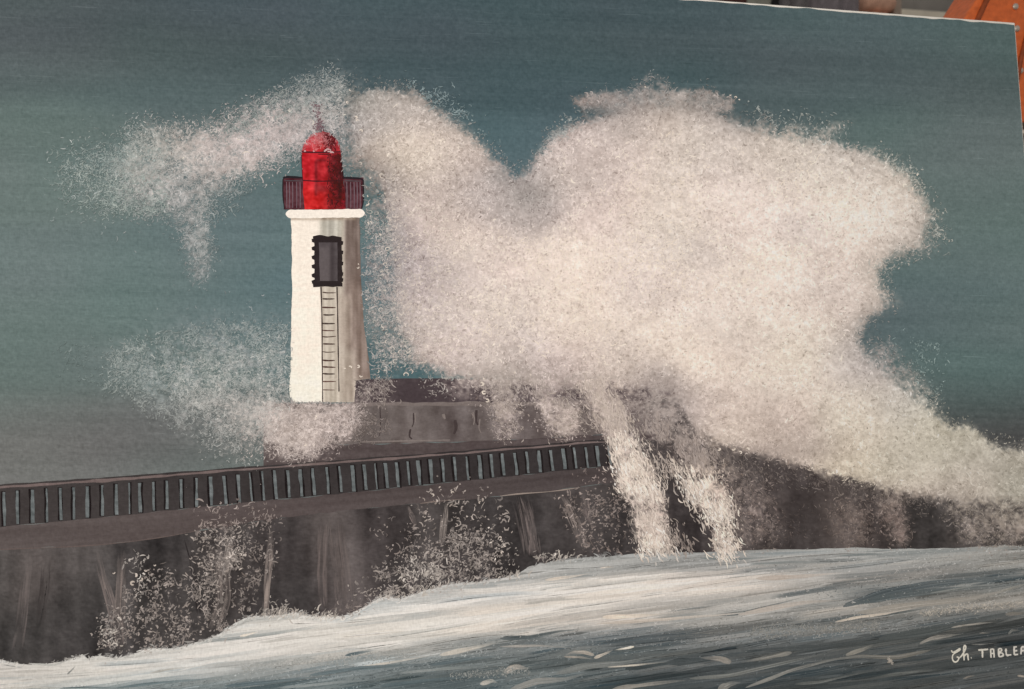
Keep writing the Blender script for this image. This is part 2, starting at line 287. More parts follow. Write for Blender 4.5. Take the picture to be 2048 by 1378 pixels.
ZS = 0.30                                                # how thick the paint stands
LAYER = [0.00006*ZS]
def put(verts_px, z):
    u, v = uv(verts_px[..., 0], verts_px[..., 1]); return np.stack([u, -np.broadcast_to(z, u.shape)*ZS, v], -1)
def gridquads(nr, nc):
    i = np.arange(nr*nc).reshape(nr, nc); return np.stack([i[:-1, :-1], i[1:, :-1], i[1:, 1:], i[:-1, 1:]], -1).reshape(-1, 4)
def patch(name, P, field, z, parent, mat=PAINT, mist=True, label=None):
    """P: rows x cols x 2 photo pixels -> a paint sheet of its own"""
    c = look(field, P[..., 0], P[..., 1])
    if mist: c = lerp(c, look(MIST, P[..., 0], P[..., 1]), look(A, P[..., 0], P[..., 1]))
    co = put(P, z).reshape(-1, 3); c = pigment(c.reshape(-1, 3), co[:, 0], co[:, 2])
    o = link(name, fast_mesh(name, co, gridquads(*P.shape[:2]), c), mat, parent)
    if label: o['label'] = label
    return o
def wob(n, amp, k, seed):
    r = np.random.default_rng(seed).standard_normal(n+8*k); g = np.exp(-0.5*(np.arange(-3*k, 3*k+1)/k)**2); g /= np.sqrt((g*g).sum())
    return np.convolve(r, g, 'same')[4*k:4*k+n]*amp
def band(top, bot, x0, x1, nx, ny, amp=0.8, seed=0, slant=0.0):
    xs = np.linspace(x0, x1, nx); tp = np.interp(xs, *np.array(top, float).T)+wob(nx, amp, 3, seed); bt = np.interp(xs, *np.array(bot, float).T)+wob(nx, amp, 3, seed+1)
    s = np.linspace(0, 1, ny)[:, None]; yy = tp*(1-s)+bt*s
    return np.stack([np.broadcast_to(xs, yy.shape)+slant*(yy-tp), yy], -1)
def column(left, right, y0, y1, nx, ny, amp=0.6, seed=0):
    ys = np.linspace(y0, y1, ny); l = np.array(left, float); r = np.array(right, float)
    xl = np.interp(ys, l[:, 1], l[:, 0])+wob(ny, amp, 3, seed); xr = np.interp(ys, r[:, 1], r[:, 0])+wob(ny, amp, 3, seed+1)
    s = np.linspace(0, 1, nx)[None]; xx = xl[:, None]*(1-s)+xr[:, None]*s
    return np.stack([xx, np.broadcast_to(ys[:, None], xx.shape)], -1)

# sky sheet covers the canvas up to a bare white rim along the top edge
nu, nv = 860, 600
gu = np.linspace(-W_CAN/2+0.0006, W_CAN/2-0.0012, nu); gv = np.linspace(0.0012, 1, nv)[:, None]
top_v = H_CAN-0.0021+wob(nu, 0.0004, 5, 3); top_v[-12:] -= np.linspace(0, .0006, 12)
gv = gv*top_v[None]; gU = np.broadcast_to(gu, gv.shape)
sx_, sy_ = px(gU, gv)
c = lerp(look(SKY, sx_, sy_), look(MIST, sx_, sy_), look(A, sx_, sy_))
sky_o = link('painted_sky', fast_mesh('painted_sky', np.stack([gU, np.full_like(gU, -LAYER[0]), gv], -1).reshape(-1, 3), gridquads(nv, nu)[:, ::-1], pigment(c.reshape(-1, 3), gU.ravel(), gv.ravel())), PAINT, painting)

# the pier head behind the rail
PLAT_TOP = [(709,761),(745,757),(1400,757)]; PLAT_BOT = [(700,808),(1400,804)]
BLK_TOP = [(527,806),(700,808),(1240,804),(1340,806)]; BLK_BOT = [(527,888),(700,889),(905,884),(1060,878),(1220,868),(1340,858)]
STRIP_BOT = [(527,934),(700,922),(1230,882),(1340,880)]
PLAT = flatfield((76, 66, 68), 1.8, 60); STRIP = flatfield((86, 76, 75), 2.6, 62); LEDGE = flatfield((122, 111, 107), 2.5, 64)
m = polymask([(709,759),(1390,757),(1390,808),(703,808)]); under = lerp(under, PLAT, m)
m = between(BLK_TOP, BLK_BOT, 527, 1340); under = lerp(under, BLOCK, m)
m = between(BLK_BOT, STRIP_BOT, 527, 1340); under = lerp(under, STRIP, m)
pier_head = patch('painted_pier_head', band(BLK_TOP, BLK_BOT, 527, 1340, 300, 34, 0.5, 70), BLOCK, 0.00020, painting)
patch('upper_wall', band(PLAT_TOP, PLAT_BOT, 706, 1390, 230, 18, 0.4, 72), PLAT, 0.00017, pier_head)
patch('ledge_line', band([(700,805),(1000,803),(1340,801)], [(700,812),(1000,811),(1340,808)], 700, 1300, 200, 3, 0.8, 74), LEDGE, 0.00026, pier_head)
patch('lower_strip', band(BLK_BOT, STRIP_BOT, 527, 1340, 260, 16, 0.7, 76), STRIP, 0.00024, pier_head)

# the pier
m = between(WALL_R_TOP, SEA_TOP, 1240, 2300); under = lerp(under, WALL, m)
m = between(WALK_BOT, SEA_TOP, -160, 1262); under = lerp(under, WALL, m)
m = between(PANEL_BOT, WALK_BOT, -160, 1258); under = lerp(under, WALK, m)
m = between(PIER_TOP, PANEL_BOT, -160, 1258); under = lerp(under, PANEL, m)
XL = px(np.array(-W_CAN/2+.001), np.array(0.3))[0]-12
pier = patch('painted_pier', band(WALK_BOT, [(x, y+9) for x, y in SEA_TOP], XL, 1259, 420, 100, 0.6, 80), WALL, 0.00020, painting)
patch('far_wall', band(WALL_R_TOP, [(x, y+8) for x, y in SEA_TOP], 1242, 2062, 300, 80, 0.6, 82), WALL, 0.00018, pier)
patch('walkway', band(PANEL_BOT, WALK_BOT, XL, 1256, 420, 18, 0.8, 84), WALK, 0.00030, pier)
patch('railing_panel', band(PIER_TOP, PANEL_BOT, XL, 1246, 420, 26, 0.5, 86), PANEL, 0.00034, pier)
RAILC = flatfield((118, 103, 100), 3, 66)
patch('top_rail', band([(x, y+3.2) for x, y in PIER_TOP], [(x, y+(8.0 if x < 300 else 6.6)) for x, y in PIER_TOP], XL, 1240, 420, 3, 0.6, 88), RAILC, 0.00042, pier)
SLATC = flatfield((106, 111, 111), 7, 68); JOINT = flatfield((38, 33, 33), 2, 69)
slat_x = [9,35,65,94,122,148,175,205,233,259,280,307,334,362,393,422,450,478,502,526,551,577,602,628,655,681,706,730,752,773,795,817,838,862,886,910,935,960,984,1006,1031,1055,1079,1103,1128,1150,1174,1196,1219]
slat_w = [7,7,9,5,7,6,8,7,7,3,8,6,7,8,7,8,7,7,5,4,7,7,8,7,6,6,9,7,4,8,8,6,8,8,6,7,5,9,6,8,7,6,8,6,9,6,5,7,6]
rs = np.random.default_rng(5)
for i, (x, w) in enumerate(zip(slat_x, slat_w)):
    yt = np.interp(x, *np.array(PIER_TOP).T)+(15 if x < 500 else 12.5)+rs.uniform(-1, 1); yb = np.interp(x, *np.array(PANEL_BOT).T)-1.5+rs.uniform(-1.5, 1)
    tilt = 1.0 if x < 430 else 4.5
    for nm, fld, dx, ww, z in (('slat_outline', JOINT, rs.choice([-1.6, 1.6])-.2, w+2.2, .00040), ('slat', SLATC, 0, w*.78, .00046)):
        P = column([(x+dx-ww/2-tilt/2, yt), (x+dx-ww/2+tilt/2, yb)], [(x+dx+ww/2-tilt/2, yt), (x+dx+ww/2+tilt/2, yb)], yt-(1.5 if dx else 0), yb+(1 if dx else 0), 3, 22, 0.55, 300+i*4+int(z*1e6))
        patch(nm, P, fld, z+i*1e-7, pier)

# the sea
SEA = rbf([(-100,1340,195,190,182),(0,1345,205,198,188),(200,1345,208,202,192),(300,1315,198,194,186),(420,1305,205,199,190),(420,1345,180,180,175),(300,1374,120,130,130),(420,1376,105,118,121),(500,1260,190,188,182),(600,1262,210,202,190),(600,1305,203,196,186),(600,1345,135,142,142),(600,1376,105,118,120),(700,1250,200,194,184),(800,1225,190,185,177),(800,1255,212,203,190),(800,1292,192,187,178),(800,1325,128,136,136),(800,1368,98,110,112),(900,1190,185,181,174),(1000,1180,182,178,172),(1000,1225,215,203,189),(1000,1255,216,204,190),(1000,1288,118,124,124),(1000,1340,112,120,120),(1000,1372,92,103,105),(1100,1145,172,170,165),(1200,1128,160,160,156),(1200,1178,216,203,188),(1200,1238,200,190,179),(1200,1270,116,120,120),(1200,1318,104,111,111),(1200,1372,78,88,90),(1340,1170,216,202,188),
 (1400,1120,152,152,149),(1400,1160,200,189,178),(1400,1198,176,170,162),(1400,1236,160,156,149),(1400,1275,108,111,110),(1400,1330,84,89,90),(1400,1372,76,82,84),(1500,1130,155,153,149),(1600,1112,150,150,146),(1600,1155,166,161,154),(1600,1208,160,156,149),(1600,1252,112,114,112),(1600,1300,86,90,90),(1600,1362,72,78,79),(1700,1130,150,148,143),(1800,1108,146,147,143),(1800,1148,158,152,145),(1800,1188,88,94,95),(1800,1213,152,147,139),(1800,1250,104,106,104),(1800,1290,80,85,85),(1800,1362,72,77,77),(1930,1120,146,145,140),(1930,1165,100,105,104),(1930,1195,142,138,130),(1930,1240,86,90,89),(1930,1330,74,78,78),(2040,1112,142,140,134),(2040,1155,96,100,99),(2040,1200,136,131,123),(2040,1240,88,90,89),(2040,1290,76,79,79),(2040,1372,72,75,75),(900,1450,85,95,97),(1700,1450,72,76,77)], 85, 11)
SEA = SEA.mean(2, keepdims=True)+(SEA-SEA.mean(2, keepdims=True))*.8; SEA += np.interp(SEA.mean(2), [90, 150, 200], [-5, 7, 12])[..., None]
SEA += (noise(34, 1.1, 91, -0.11)*6.5+noise(70, 3.2, 92, -0.11)*6+noise(1.0, 0.7, 93)*3.2)[..., None]
sea_mask = between(SEA_TOP, [(-160, 1560), (2300, 1560)], -160, 2300); under = lerp(under, SEA, sea_mask)
bot_y = [(x, float(px(uv(np.array(float(x)), np.array(1420.0))[0], np.array(0.002))[1])) for x in (-60, 300, 700, 1100, 1500, 1800, 2075)]
sea = patch('painted_sea', band(SEA_TOP, bot_y, XL+6, 2064, 640, 110, 0.9, 94), SEA, 0.00048, painting)

# ------------------------------------------------------------------ brush strokes as raised ribbons of paint
class Strokes:
    """collects ribbons (optionally ridged) and links them as one part"""
    def __init__(s): s.v = []; s.q = []; s.c = []; s.n = 0
    def add(s, X, Y, W, C, z, ridge=0.0):
        X = np.atleast_2d(X).astype(float); Y = np.atleast_2d(Y).astype(float); n, k = X.shape
        W = np.broadcast_to(W, X.shape); C = np.asarray(C, float)
        if C.ndim == 2: C = np.broadcast_to(C[:, None], (n, k, 3))
        if C.ndim == 1: C = np.broadcast_to(C, (n, k, 3))
        dx = np.gradient(X, axis=1); dy = np.gradient(Y, axis=1); l = np.hypot(dx, dy)+1e-9; nx_, ny_ = -dy/l, dx/l
        z = np.broadcast_to(np.asarray(z, float).reshape(-1, 1), X.shape)
        offs = (-1, 0, 1) if ridge else (-1, 1); a = len(offs)
        P = np.stack([np.stack([X+o_*W*nx_, Y+o_*W*ny_], -1) for o_ in offs], 2)
        Z = np.stack([z+(ridge if o_ == 0 else 0) for o_ in offs], 2)
        co = put(P, Z).reshape(-1, 3); cc = np.broadcast_to(C[:, :, None], (n, k, a, 3)).reshape(-1, 3)
        i = (np.arange(n*k*a)+s.n).reshape(n, k, a)
        for b in range(a-1):
            s.q.append(np.stack([i[:, :-1, b], i[:, :-1, b+1], i[:, 1:, b+1], i[:, 1:, b]], -1).reshape(-1, 4))
        s.v.append(co); s.c.append(pigment(cc, co[:, 0], co[:, 2])); s.n += len(co)
    def build(s, name, parent, mat=THICK, **props):
        v = np.concatenate(s.v)
        v[:, 0] = np.clip(v[:, 0], -W_CAN/2+.0004, W_CAN/2-.0004); v[:, 2] = np.clip(v[:, 2], .0008, H_CAN-.0015)
        return link(name, fast_mesh(name, v, np.concatenate(s.q), np.concatenate(s.c)), mat, parent, **props)
ZC = [0]
def zs(n, lo, hi):
    return lo+(hi-lo)*np.random.default_rng(n+ZC[0]).permutation(n)/max(n, 1)
def sample(prob, n, r):
    p = prob.ravel(); cs = np.cumsum(p); k = np.searchsorted(cs, r.random(n)*cs[-1])
    j, i = np.divmod(k, RW); return i*RS+X0+r.uniform(-1, 1, n)*RS/2, j*RS+Y0+r.uniform(-1, 1, n)*RS/2
def dabs(st, x, y, r, length, width, ang, curl, col, alpha, zlo, zhi, base=None, k=4):
    """small curved touches; col is photo colour, alpha how much of it covers what is below"""
    n = len(x); L = r.uniform(*length, n)*r.choice([.4, .7, 1, 1, 1.7], n); w = r.uniform(*width, n)*r.choice([.7, 1, 1, 1.3], n); a = r.normal(ang[0], ang[1], n); cu = r.uniform(-curl, curl, n)
    s = np.linspace(-.5, .5, k); th = a[:, None]+cu[:, None]*s[None]*2
    ds = L[:, None]/(k-1); dx = np.cos(th)*ds; dy = np.sin(th)*ds
    X = np.cumsum(dx, 1); Y = np.cumsum(dy, 1); X += (x-X.mean(1))[:, None]; Y += (y-Y.mean(1))[:, None]
    taper = np.array([.45, 1, .95, .3]) if k == 4 else np.interp(np.linspace(0, 1, k), [0, .25, .7, 1], [.4, 1, .9, .25])
    b = look(under if base is None else base, x, y); al = r.uniform(*alpha, n)
    c = b+(col-b)*al[:, None]
    c = c+r.normal(0, 3, n)[:, None]
    ZC[0] += 1
    st.add(X, Y, w[:, None]/2*taper[None], c, zs(n, zlo, zhi))

# everything painted so far with the mist over it
under = lerp(under, MIST, A)

# ------------------------------------------------------------------ the lighthouse
TW = np.zeros((RH, RW, 3))+C3(254, 240, 224)
def fill(F_, x0, x1, y0, y1, c, soft=3.0, st=1.0):
    w = 1/(1+np.exp(-(XX-x0)/soft))*1/(1+np.exp((XX-x1)/soft))*1/(1+np.exp(-(YY-y0)/soft))*1/(1+np.exp((YY-y1)/soft)); F_ += (C3(*c)-F_)*(w*st)[..., None]
vst = noise(1.0, 18, 101)
shade_x = np.interp(YY, [430, 476, 574, 640, 805], [640, 640, 642, 644, 648])
w = 1/(1+np.exp(-(XX-shade_x)/1.2)); TW += (C3(196, 184, 168)-TW)*w[..., None]
fill(TW, 689, 800, 430, 600, (120, 104, 96), 1.8); fill(TW, 696, 800, 560, 700, (146, 128, 118), 5); fill(TW, 712, 800, 500, 760, (126, 109, 101), 4); fill(TW, 690, 800, 575, 700, (142, 124, 114), 5, .8)
fill(TW, 676, 700, 590, 690, (176, 160, 146), 3, .8); fill(TW, 640, 684, 440, 474, (204, 197, 183), 2); fill(TW, 655, 668, 440, 474, (178, 172, 160), 2, .7)
fill(TW, 680, 720, 700, 805, (176, 160, 147), 5, .7); fill(TW, 712, 760, 690, 760, (150, 132, 122), 4, .7)
fill(TW, 578, 712, 434, 440, (168, 150, 132), 0.8, .8); fill(TW, 600, 640, 434, 439, (230, 214, 196), 0.8, .6)
TW += ((vst*10+noise(1.5, 4, 104)*5*(XX > 684))*(w*.9+.1)+noise(5, 1.2, 102)*1.8*(1-w))[..., None]
TL = [(582,430),(583,480),(584,560),(583,640),(582,700),(580,760),(578,785),(580,795),(588,801)]
TR = [(720,430),(720,480),(722,560),(727,640),(735,700),(741,752),(742,757),(711,762),(709,804)]
P = column(TL[:8]+[(589, 805)], [(720,430),(720,480),(722,560),(727,640),(735,700),(741,758.0),(712,760.0),(709,804)], 432, 804.5, 150, 190, 0.5, 110)
tower = patch('painted_lighthouse', P, TW, 0.00046, painting, THICK, mist=False)
RED = np.zeros((RH, RW, 3))+C3(196, 38, 46)
fill(RED, 560, 800, 375, 430, (206, 40, 40), 6); fill(RED, 656, 800, 306, 430, (92, 24, 27), 3.5, .97); fill(RED, 660, 676, 385, 430, (150, 34, 36), 4, .6); fill(RED, 644, 662, 360, 430, (150, 34, 36), 5, .5); fill(RED, 634, 656, 318, 378, (150, 34, 38), 2, .65); fill(RED, 640, 652, 326, 372, (182, 40, 46), 2, .8)
fill(RED, 630, 634, 322, 392, (70, 26, 30), 1.2, .7); fill(RED, 632, 652, 319, 322, (60, 24, 28), 1, .7); fill(RED, 676, 684, 330, 400, (62, 22, 24), 1.6, .75); fill(RED, 682, 690, 395, 420, (196, 44, 60), 3, .8); fill(RED, 630, 652, 372, 384, (90, 26, 28), 2, .6)
fill(RED, 560, 660, 200, 297, (184, 74, 80), 4, .85); fill(RED, 630, 652, 266, 285, (205, 120, 120), 4, .8); fill(RED, 646, 672, 262, 300, (92, 28, 32), 3, .95); fill(RED, 672, 700, 262, 302, (176, 74, 80), 3, .7); fill(RED, 632, 652, 288, 300, (200, 44, 44), 3, .7)
RED += (noise(1.0, .9, 111)*11+noise(3, 3, 112)*7)[..., None]*C3(1, .6, .6)
lantern = patch('lantern', column([(603,301),(604,340),(606,361),(607,400),(609,419)], [(682,301),(685,335),(687,361),(690,390),(691,419)], 301, 419, 50, 70, 0.5, 114), RED, 0.00064, tower, THICK, mist=False)
patch('dome', column([(646,263.5),(630,267),(617,276),(609,287),(604,303)], [(649,263.5),(664,268),(673,278),(678,288),(681,303)], 263.5, 303, 44, 34, 0.5, 116), RED, 0.00062, tower, THICK, mist=False)
RL = flatfield((84, 47, 53), 7, 118); RLD = flatfield((44, 38, 41), 3, 120)
for pl, pr in (([(566,356),(565,385),(568,418)], [(607,356),(608,418)]), ([(687,356),(690,418)], [(727,356),(727,400),(723,418)])):
    patch('gallery_railing', column(pl, pr, 355, 419, 24, 30, 0.6, 122+int(pl[0][0])), RL, 0.00056, tower, THICK, mist=False)
def line(st, pts, w, col, z, k=24, taper=(.8, 1, 1, .7), ridge=0.00018, wobble=.25, seed=0):
    p = np.array(pts, float); d = np.r_[0, np.cumsum(np.hypot(*np.diff(p, axis=0).T))]; s = np.linspace(0, d[-1], k)
    if len(p) > 2:
        # Catmull-Rom through the points
        q = np.vstack([2*p[0]-p[1], p, 2*p[-1]-p[-2]]); seg = np.clip(np.searchsorted(d, s, 'right')-1, 0, len(p)-2); f = ((s-d[seg])/(d[seg+1]-d[seg]+1e-9))[:, None]
        p0, p1, p2, p3 = q[seg], q[seg+1], q[seg+2], q[seg+3]
        xy = .5*(2*p1+(p2-p0)*f+(2*p0-5*p1+4*p2-p3)*f**2+(3*p1-p0-3*p2+p3)*f**3)
    else: xy = np.stack([np.interp(s, d, p[:, 0]), np.interp(s, d, p[:, 1])], 1)
    ww = w/2*np.interp(np.linspace(0, 1, k), np.linspace(0, 1, len(taper)), taper)*(1+wob(k, wobble*.4, 2, seed+k))
    st.add(xy[None, :, 0], xy[None, :, 1], ww[None], np.asarray(col, float), z, ridge)
def stroke_part(name, parent, lines, mat=THICK, **props):
    st = Strokes()
    for a in lines: line(st, *a[:-1], **a[-1]) if isinstance(a[-1], dict) else line(st, *a)
    return st.build(name, parent, mat, **props)
for i, x in enumerate((573, 578.5, 585, 593, 600, 693.5, 701, 708, 714, 720)):
    stroke_part('railing_bar', tower, [([(x, 364), (x+.6, 390), (x+.4, 416)], 1.7, (116, 98, 104), .0006+i*1e-7, 14)])
stroke_part('gallery_rail', tower, [([(566,357),(574,354),(606,355.5)], 4.6, (42,36,40), .00072), ([(606,361),(640,362.5),(687,361)], 2.4, (66,28,32), .00074), ([(687,355.5),(718,357),(727,361)], 4.2, (42,36,40), .00072), ([(566,358),(566,390),(569,418)], 2.6, (44,34,38), .00073), ([(726.5,360),(726.5,400),(723.5,417)], 3.4, (44,34,38), .00073), ([(570,361.5),(605,362)], 1.6, (84,84,86), .00075), ([(690,361.5),(722,362.5)], 1.6, (84,84,86), .00075)])
stroke_part('lantern_ring', tower, [([(597,300.5),(602,303.5),(640,305),(684,303.5)], 3.6, (84,32,38), .00078), ([(593.5,300.5),(597,299.5),(600.5,300.5)], 8, (70,30,38), .0008, 8, (.6,1,1,.6)), ([(636,308.5),(662,309)], 1.8, (40,22,26), .00079), ([(603,306),(604.5,345),(606,361)], 1.8, (88,28,36), .00079), ([(598,312),(597.5,325)], 1.4, (62,70,74), .00077), ([(682.5,318),(685,340),(686,358)], 3.0, (52,24,28), .00079)])
st = Strokes()
for x, y in ((598.5,301.5),(610,302.5),(628,302.5)): line(st, [(x-2, y), (x+2, y)], 4, (205,165,165), .00083, 6, (.6,1,1,.6))
for a in ([(648,303),(656,298),(662,301)], [(655,303),(668,305)]): line(st, a, 3.4, (205,170,168), .00083, 8)
st.build('white_spot', tower)
stroke_part('gallery_ledge', tower, [([(571.5,428),(620,428),(680,427),(729.5,426.5)], 17, (252,240,226), .00068, 120, (.2, .6, .85, .96)+(1,)*52+(.96, .85, .6, .2), .00018, .10)])
WF = flatfield((48, 40, 40), 2.0, 126); WG = flatfield((84, 76, 77), 2.5, 128)
fill(WG, 600, 660, 494, 575, (104, 95, 95), 1.2, .8); fill(WG, 661, 668, 480, 575, (66, 58, 59), 1.2, .8)
patch('window_frame', column([(629,476),(629,572)], [(683,476),(684,572)], 475, 572.5, 20, 40, 0.8, 130), WF, 0.00060, tower, THICK, mist=False)
fr = [([(626,476),(640,474.5),(656,477),(668,475.5),(683,478)], 9, (46,38,38), .00066), ([(626,571),(645,568.5),(665,569.5),(685,569.5)], 9.5, (46,38,38), .00066)]
fr += [([(626.5, y-4), (628, y), (626.5, y+4)], 10.5, (46,38,38), .00066+i*1e-6, 10, (.7,1,1,.7)) for i, y in enumerate((481, 497, 515, 533, 551, 564))]
fr += [([(684, y-4), (683, y), (684, y+4)], 8, (46,38,38), .00067+i*1e-6, 10, (.7,1,1,.7)) for i, y in enumerate((486, 505, 527, 548, 560))]
stroke_part('window_edge', tower, fr)
patch('window_pane', column([(638,485),(640,563)], [(675,485),(675,561)], 485, 562, 18, 30, 0.4, 134), WG, 0.00072, tower, THICK, mist=False)
for a in ([(642,574),(644,640),(644.5,720),(645.5,805)], [(674,574),(675.5,640),(676.5,700),(678,783)]):
    stroke_part('ladder_rail', tower, [(a, 2.6, (62,50,46), .00058, 60, (1,.8,1,.9,1,.7,1))])
rl_ = np.random.default_rng(8)
for i, y in enumerate((585, 598, 615, 630, 647, 661, 673, 688, 704, 721, 734, 748, 763, 780)):
    a = 646+rl_.uniform(-2, 1); b = 670+rl_.uniform(-1, 2)
    stroke_part('ladder_rung', tower, [([(a, y+rl_.uniform(-1, .4)), (a+10, y+rl_.uniform(-.3, 1)), (b, y+rl_.uniform(-.6, .8))], rl_.choice([2.2, 3.0, 1.8]), (70+rl_.uniform(0, 24),60,54), .00059+i*1e-7, 14, (.7,1,.8,1.1,.4))])
twm = polymask([(582,432),(584,560),(582,700),(578,790),(590,804),(709,804),(711,762),(741,757),(735,700),(727,640),(722,560),(720,432)]); under = lerp(under, TW, twm)
redm = polymask([(603,303),(609,287),(617,276),(630,267),(648,263),(664,268),(673,278),(681,303),(687,361),(691,419),(609,419)]); under = lerp(under, RED, redm)
under = lerp(under, RL, polymask([(566,354),(606,355),(608,419),(568,419)])); under = lerp(under, RL, polymask([(687,355),(727,357),(724,419),(691,419)]))
under = lerp(under, np.zeros_like(under)+C3(250,238,224), polymask([(573,420),(728,420),(728,435),(574,436)]))
under = lerp(under, WF, polymask([(626,475),(684,475),(684,573),(626,573)]))
house = np.clip(blur(np.clip(twm+redm+polymask([(566,354),(727,354),(727,436),(566,436)]), 0, 1), 1.0), 0, 1)

# ------------------------------------------------------------------ marks on the pier wall
st = Strokes(); r = np.random.default_rng(12)
def soft_stripe(pts, w, col, alpha, n):
    """a broad scumbled stripe: many thin parallel bristle marks"""
    p = np.array(pts, float)
    for i in range(int(n*1.7)):
        o = r.normal(0, w/3.2); f0, f1 = sorted(r.uniform(0, 1, 2)); f1 = min(1, f1+.3)
        s = np.linspace(f0, f1, 9); d = np.linspace(0, 1, len(p)); X = np.interp(s, d, p[:, 0])+o+r.normal(0, .4); Y = np.interp(s, d, p[:, 1])
        b = look(under, X, Y); st.add(X[None]+r.normal(0, 1.2)*np.linspace(-1, 1, 9), Y[None], np.interp(np.linspace(0, 1, 9), [0, .3, .8, 1], [.3, 1, .8, .2])[None]*r.uniform(.9, 2.6), (b+(C3(*col)-b)*(r.uniform(.15, .95)*alpha*np.interp(np.linspace(0, 1, 9), [0, .3, .7, 1], [.1, 1, .9, .1]))[:, None])[None], .00050+r.uniform(0, 1)*.0001)
for a in (([(195,1100),(205,1150),(218,1195),(232,1250),(240,1302)], 11, (134,121,116), 0.98, 46), ([(246,1098),(242,1150),(240,1220),(245,1295)], 11, (138,125,119), 0.97, 46), ([(372,1070),(388,1120),(398,1190),(400,1230)], 9, (42,38,38), 0.98, 34),
          ([(546,1048),(540,1110),(534,1170),(531,1232)], 9, (166,151,142), 0.97, 40), ([(650,1034),(646,1090),(644,1150),(648,1215)], 13, (124,111,107), 0.72, 36), ([(672,1036),(676,1090),(684,1150),(690,1215)], 22, (120,108,104), 0.62, 40),
          ([(815,1010),(824,1030),(832,1052)], 6, (138,125,120), 0.98, 14), ([(893,1003),(890,1040),(884,1090)], 7, (176,163,154), 0.92, 30), ([(1042,990),(1052,1030),(1060,1075),(1066,1112)], 20, (132,119,115), 0.92, 60), ([(1066,1105),(1075,1114),(1092,1118)], 10, (124,112,109), 0.98, 16),
          ([(1125,988),(1142,1020),(1156,1060),(1172,1098)], 12, (156,142,134), 0.92, 44), ([(1165,985),(1172,1020),(1185,1050)], 12, (128,115,111), 0.82, 22), ([(60,1110),(52,1180),(45,1240),(35,1300)], 12, (120,109,106), 0.72, 34), ([(95,1120),(90,1180),(80,1250)], 10, (58,53,52), 0.72, 20),
          ([(420,1075),(440,1130),(445,1200),(425,1260)], 20, (150,137,130), 0.82, 44), ([(460,1065),(452,1120),(440,1170)], 16, (181,169,160), 0.92, 34), ([(1770,1000),(1785,1040),(1798,1085)], 14, (144,131,124), 0.72, 30), ([(700,1190),(690,1215),(670,1228)], 26, (114,105,102), 0.82, 24)):
    soft_stripe(*a)
st.build('wall_streaks', pier, kind='stuff')
for a in (([(0,1099),(180,1091),(300,1078),(400,1061)], 2.2, (104,91,87), .00052, 60, (.8,.5,1,.6,.9,.4)), ([(1000,992),(1040,987.5),(1100,983),(1160,975)], 3.2, (150,136,127), .00053, 40, (.3,1,.6,.4,.8,.2)), ([(840,1007),(880,1002),(930,998)], 2.6, (126,112,105), .00053, 30, (.4,1,.5,.6,.2))):
    stroke_part('coping_line', pier, [a])
for i, (pts, w) in enumerate((([(827,826),(827,845),(824,854)], 2.6), ([(821,858),(819,872),(824,878)], 3.6), ([(953,820),(952,840),(956,850)], 5), ([(910,840),(912,856),(908,868)], 6), ([(760,815),(761,850),(759,872)], 2))):
    stroke_part('crack', pier_head, [(pts, w, (70, 60, 59), .00030+i*1e-6, 14)])
for i, (pts, w) in enumerate((([(946,824),(949,838),(947,850)], 3), ([(886,828),(890,838)], 5), ([(830,826),(831,845)], 2), ([(960,838),(958,856),(962,866)], 2.4), ([(720,884),(800,882),(900,880)], 2.5))):
    stroke_part('light_streak', pier_head, [(pts, w, (130, 119, 114), .00031+i*1e-6, 14)])

# ------------------------------------------------------------------ sea strokes
st = Strokes(); r = np.random.default_rng(21)
n = 4200; prob = sea_mask*(YY < 1420); x, y = sample(prob, n, r)
def slope(x, y): return np.interp(x, [0, 400, 900, 1400, 2048], [-.07, -.15, -.13, -.12, -.13])*np.interp(y-np.interp(x, *np.array(SEA_TOP).T), [0, 40, 120], [.55, .9, 1.15])
k = 9; s = np.linspace(-.5, .5, k); L = r.uniform(30, 210, n)*np.interp(y, [1100, 1200, 1400], [.8, 1, 1.1]); sl = slope(x, y)+r.normal(0, .022, n); bend = r.normal(0, .05, n)
X = x[:, None]+L[:, None]*s; Y = y[:, None]+L[:, None]*(sl[:, None]*s+bend[:, None]*(s**2-.08))
topy = np.interp(X, *np.array(SEA_TOP).T); Y = np.maximum(Y, topy+2.5)
b = look(SEA, X, Y); cen = look(SEA, x, y); dlt = r.normal(0, 9, n)+np.where(r.random(n) < .16, r.choice([-1, 1], n)*r.uniform(10, 34, n), 0)
lum = cen.mean(1); dlt *= np.interp(lum, [80, 120, 160, 215], [.9, 1.3, 1.0, .6])
f = np.interp(np.linspace(0, 1, k), [0, .2, .8, 1], [0, 1, 1, 0.1])[None, :, None]*.9
cc = b+((cen+dlt[:, None])[:, None]-b)*f
st.add(X, Y, (r.uniform(1.0, 4.6, n)*r.choice([.5, 1, 1.7], n))[:, None]*np.interp(np.linspace(0, 1, k), [0, .2, .75, 1], [.4, 1, .8, .1])[None]*.6, cc, zs(n, .00052, .00086), ridge=.00008)
n = 420; x, y = sample(prob, n, r); k = 14; s = np.linspace(-.5, .5, k); L = r.uniform(90, 340, n); sl = slope(x, y)+r.normal(0, .02, n); bend = r.normal(0, .05, n)
X = x[:, None]+L[:, None]*s; Y = np.maximum(y[:, None]+L[:, None]*(sl[:, None]*s+bend[:, None]*(s**2-.08)), np.interp(x[:, None]+L[:, None]*s, *np.array(SEA_TOP).T)+5)
b = look(SEA, X, Y); cen = look(SEA, x, y); lum = cen.mean(1); up = r.random(n) < np.interp(lum, [80, 140, 200], [.65, .5, .35])
dl = np.where(up[:, None], C3(18, 16, 14)[None]*r.uniform(.4, 1.6, n)[:, None], C3(-30, -24, -20)[None]*r.uniform(.3, 1.3, n)[:, None])
